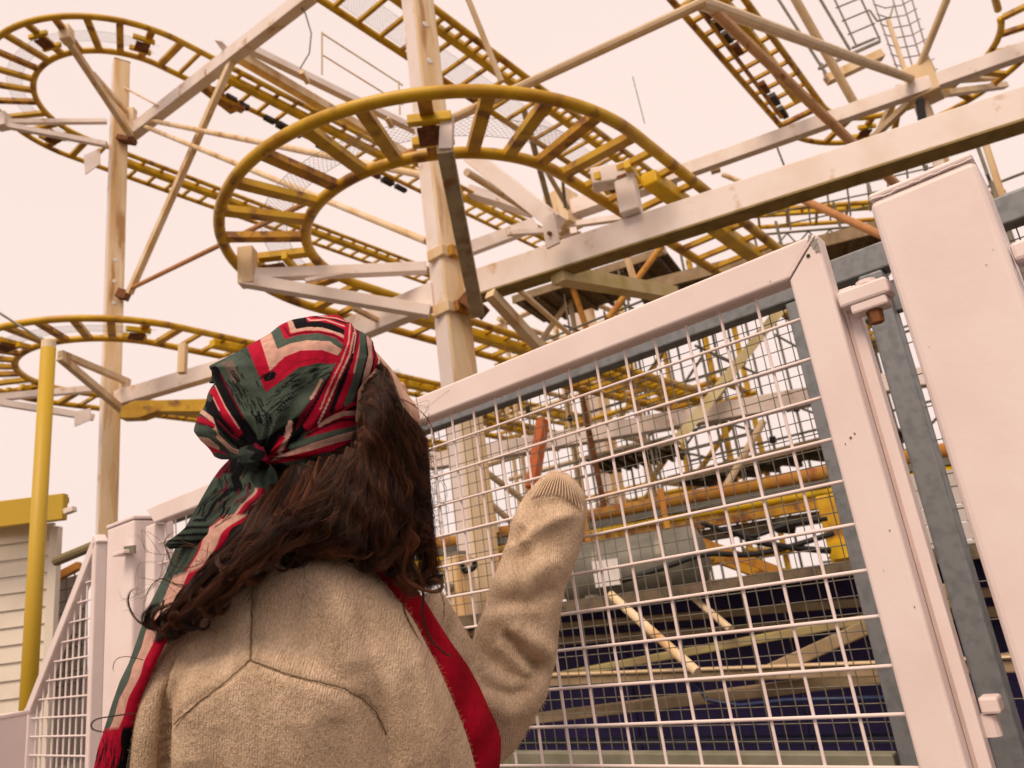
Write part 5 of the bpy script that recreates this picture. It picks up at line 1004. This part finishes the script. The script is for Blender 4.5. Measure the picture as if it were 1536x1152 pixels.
# single curls
C_ = lambda *p: list(p)
for pts, n, rad, d in (
    (C_((470, 790), (452, 801), (447, 828), (428, 855), (410, 848), (409, 832), (420, 824), (432, 828)), 30, 3.2, None), (C_((246, 900), (236, 935), (213, 935), (197, 918), (192, 898), (200, 884), (217, 886)), 18, 2.0, 1.14),
    (C_((300, 890), (262, 905), (236, 915), (229, 930), (236, 944), (250, 941), (252, 930)), 40, 4, 1.1), (C_((285, 905), (262, 930), (248, 948), (238, 946), (236, 936)), 30, 4, 1.1), (C_((200, 1070), (172, 1074), (148, 1078), (138, 1085), (140, 1094), (158, 1098), (176, 1094)), 14, 1.5, 1.1),
    (C_((612, 820), (606, 862), (625, 880), (652, 887), (663, 880), (655, 870), (640, 873)), 46, 4.5, 1.2), (C_((618, 840), (634, 880), (633, 920), (643, 955), (662, 976), (676, 984), (672, 974)), 26, 2.8, 1.2), (C_((600, 840), (614, 880), (606, 910), (620, 945), (640, 975)), 16, 2.2, 1.2), (C_((655, 875), (666, 905), (664, 940)), 6, 1.5, 1.2),
    (C_((592, 597), (610, 602), (630, 616), (645, 634), (651, 656), (646, 674), (636, 682)), 8, 1.0, 1.28), (C_((330, 830), (290, 850), (262, 850), (252, 830), (247, 812), (258, 800), (276, 798)), 7, 1.6, 1.13), (C_((300, 870), (270, 880), (254, 862), (252, 845)), 6, 1.6, 1.12), (C_((290, 880), (262, 876), (242, 868), (226, 880), (217, 905), (219, 930)), 9, 1.8, 1.12),
    (C_((215, 990), (190, 985), (174, 990), (170, 1005), (180, 1014)), 5, 1.0, 1.12), (C_((380, 800), (345, 815), (330, 850), (345, 870), (352, 852)), 14, 2.5, None), (C_((350, 830), (310, 850), (300, 880), (318, 890)), 16, 3, None), (C_((480, 820), (520, 832), (545, 838), (560, 826), (548, 815)), 26, 3, None), (C_((430, 800), (440, 836), (470, 838), (480, 820)), 18, 3, None)):
    lock(pts, n, rad, nseg=34, d=d, tight=.55, frizz=1.2, lift=.01, tn=hr.uniform(.5, .95))
# flyaway single hairs
for _ in range(150):
    side = hr.random()
    if side < .22: a = np.array([hr.uniform(235, 330), hr.uniform(820, 930)]); v = np.array([hr.uniform(-70, -15), hr.uniform(-40, 70)]); d = 1.12
    elif side < .78: a = np.array([hr.uniform(600, 640), hr.uniform(600, 850)]); v = np.array([hr.uniform(5, 38), hr.uniform(-10, 60)]); d = 1.24
    else: a = np.array([hr.uniform(430, 640), hr.uniform(820, 880)]); v = np.array([hr.uniform(-30, 40), hr.uniform(10, 50)]); d = None
    w1 = a+v*.4+hr.normal(0, 12, 2); w2 = a+v*.8+hr.normal(0, 14, 2); lock([a, w1, w2, a+v+hr.normal(0, 10, 2)], 1 if side > .78 else 2, 2, nseg=18, d=d, frizz=2, lift=.014, rpx=.13)
for k in range(7): lock([(588+k*1.1, 556+k*1.5), (595+k*.9, 555+k*1.2), (600+k*.5, 549+k*1.3)], 1, .3, nseg=6, d=1.33, frizz=.2, lift=0, rpx=.2)
hc = bpy.data.hair_curves.new('hair_strands'); hc.add_curves([len(p) for p, r, q in STR])
allp = np.concatenate([p for p, r, q in STR])-base
hc.attributes['position'].data.foreach_set('vector', np.ascontiguousarray(allp, dtype=np.float32).ravel())
ra = hc.attributes.new('radius', 'FLOAT', 'POINT'); rad_ = np.concatenate([r*1.22/FOC*np.clip(np.minimum(1, (1-np.linspace(0, 1, len(p)))*3+.25), .2, 1) for p, r, q in STR]); ra.data.foreach_set('value', rad_.astype(np.float32))
ta = hc.attributes.new('tone', 'FLOAT', 'CURVE'); ta.data.foreach_set('value', np.array([q for p, r, q in STR], np.float32)); hc.materials.append(HAIR); ho = bpy.data.objects.new('hair_strands', hc); _link(ho, base); ho.parent = hair; ho['kind'] = 'stuff'
# wool fuzz standing off the sweater
fz = np.random.default_rng(9); tv_ = get_v(sw); tn_ = get_n(sw); vis = np.where(((tv_+base-CAM)*tn_).sum(1) < .35)[0]; pick = fz.choice(vis, 26000); P0 = tv_[pick]+fz.normal(0, .0015, (26000, 3)); dirs = tn_[pick]*fz.uniform(.25, 1, (26000, 1))+fz.normal(0, .75, (26000, 3)); dirs /= np.linalg.norm(dirs, axis=1)[:, None]; ln = fz.uniform(.0025, .0075, (26000, 1)); bend = fz.normal(0, .0016, (26000, 3))
FP = np.stack([P0-dirs*.001, P0+dirs*ln*.5+bend*.4, P0+dirs*ln+bend], 1)
fc_ = bpy.data.hair_curves.new('wool_fuzz'); fc_.add_curves([3]*26000); fc_.attributes['position'].data.foreach_set('vector', np.ascontiguousarray(FP, dtype=np.float32).ravel())
ra = fc_.attributes.new('radius', 'FLOAT', 'POINT'); ra.data.foreach_set('value', np.tile(np.array([.00016, .00014, .00006], np.float32), 26000)); fm = mat('wool fibre', (.62, .45, .29), .9, col2=(.5, .35, .22), scale=200, bump=0)
fc_.materials.append(fm); fo = bpy.data.objects.new('wool_fuzz', fc_); _link(fo, base); fo.parent = sweater; fo['kind'] = 'stuff'
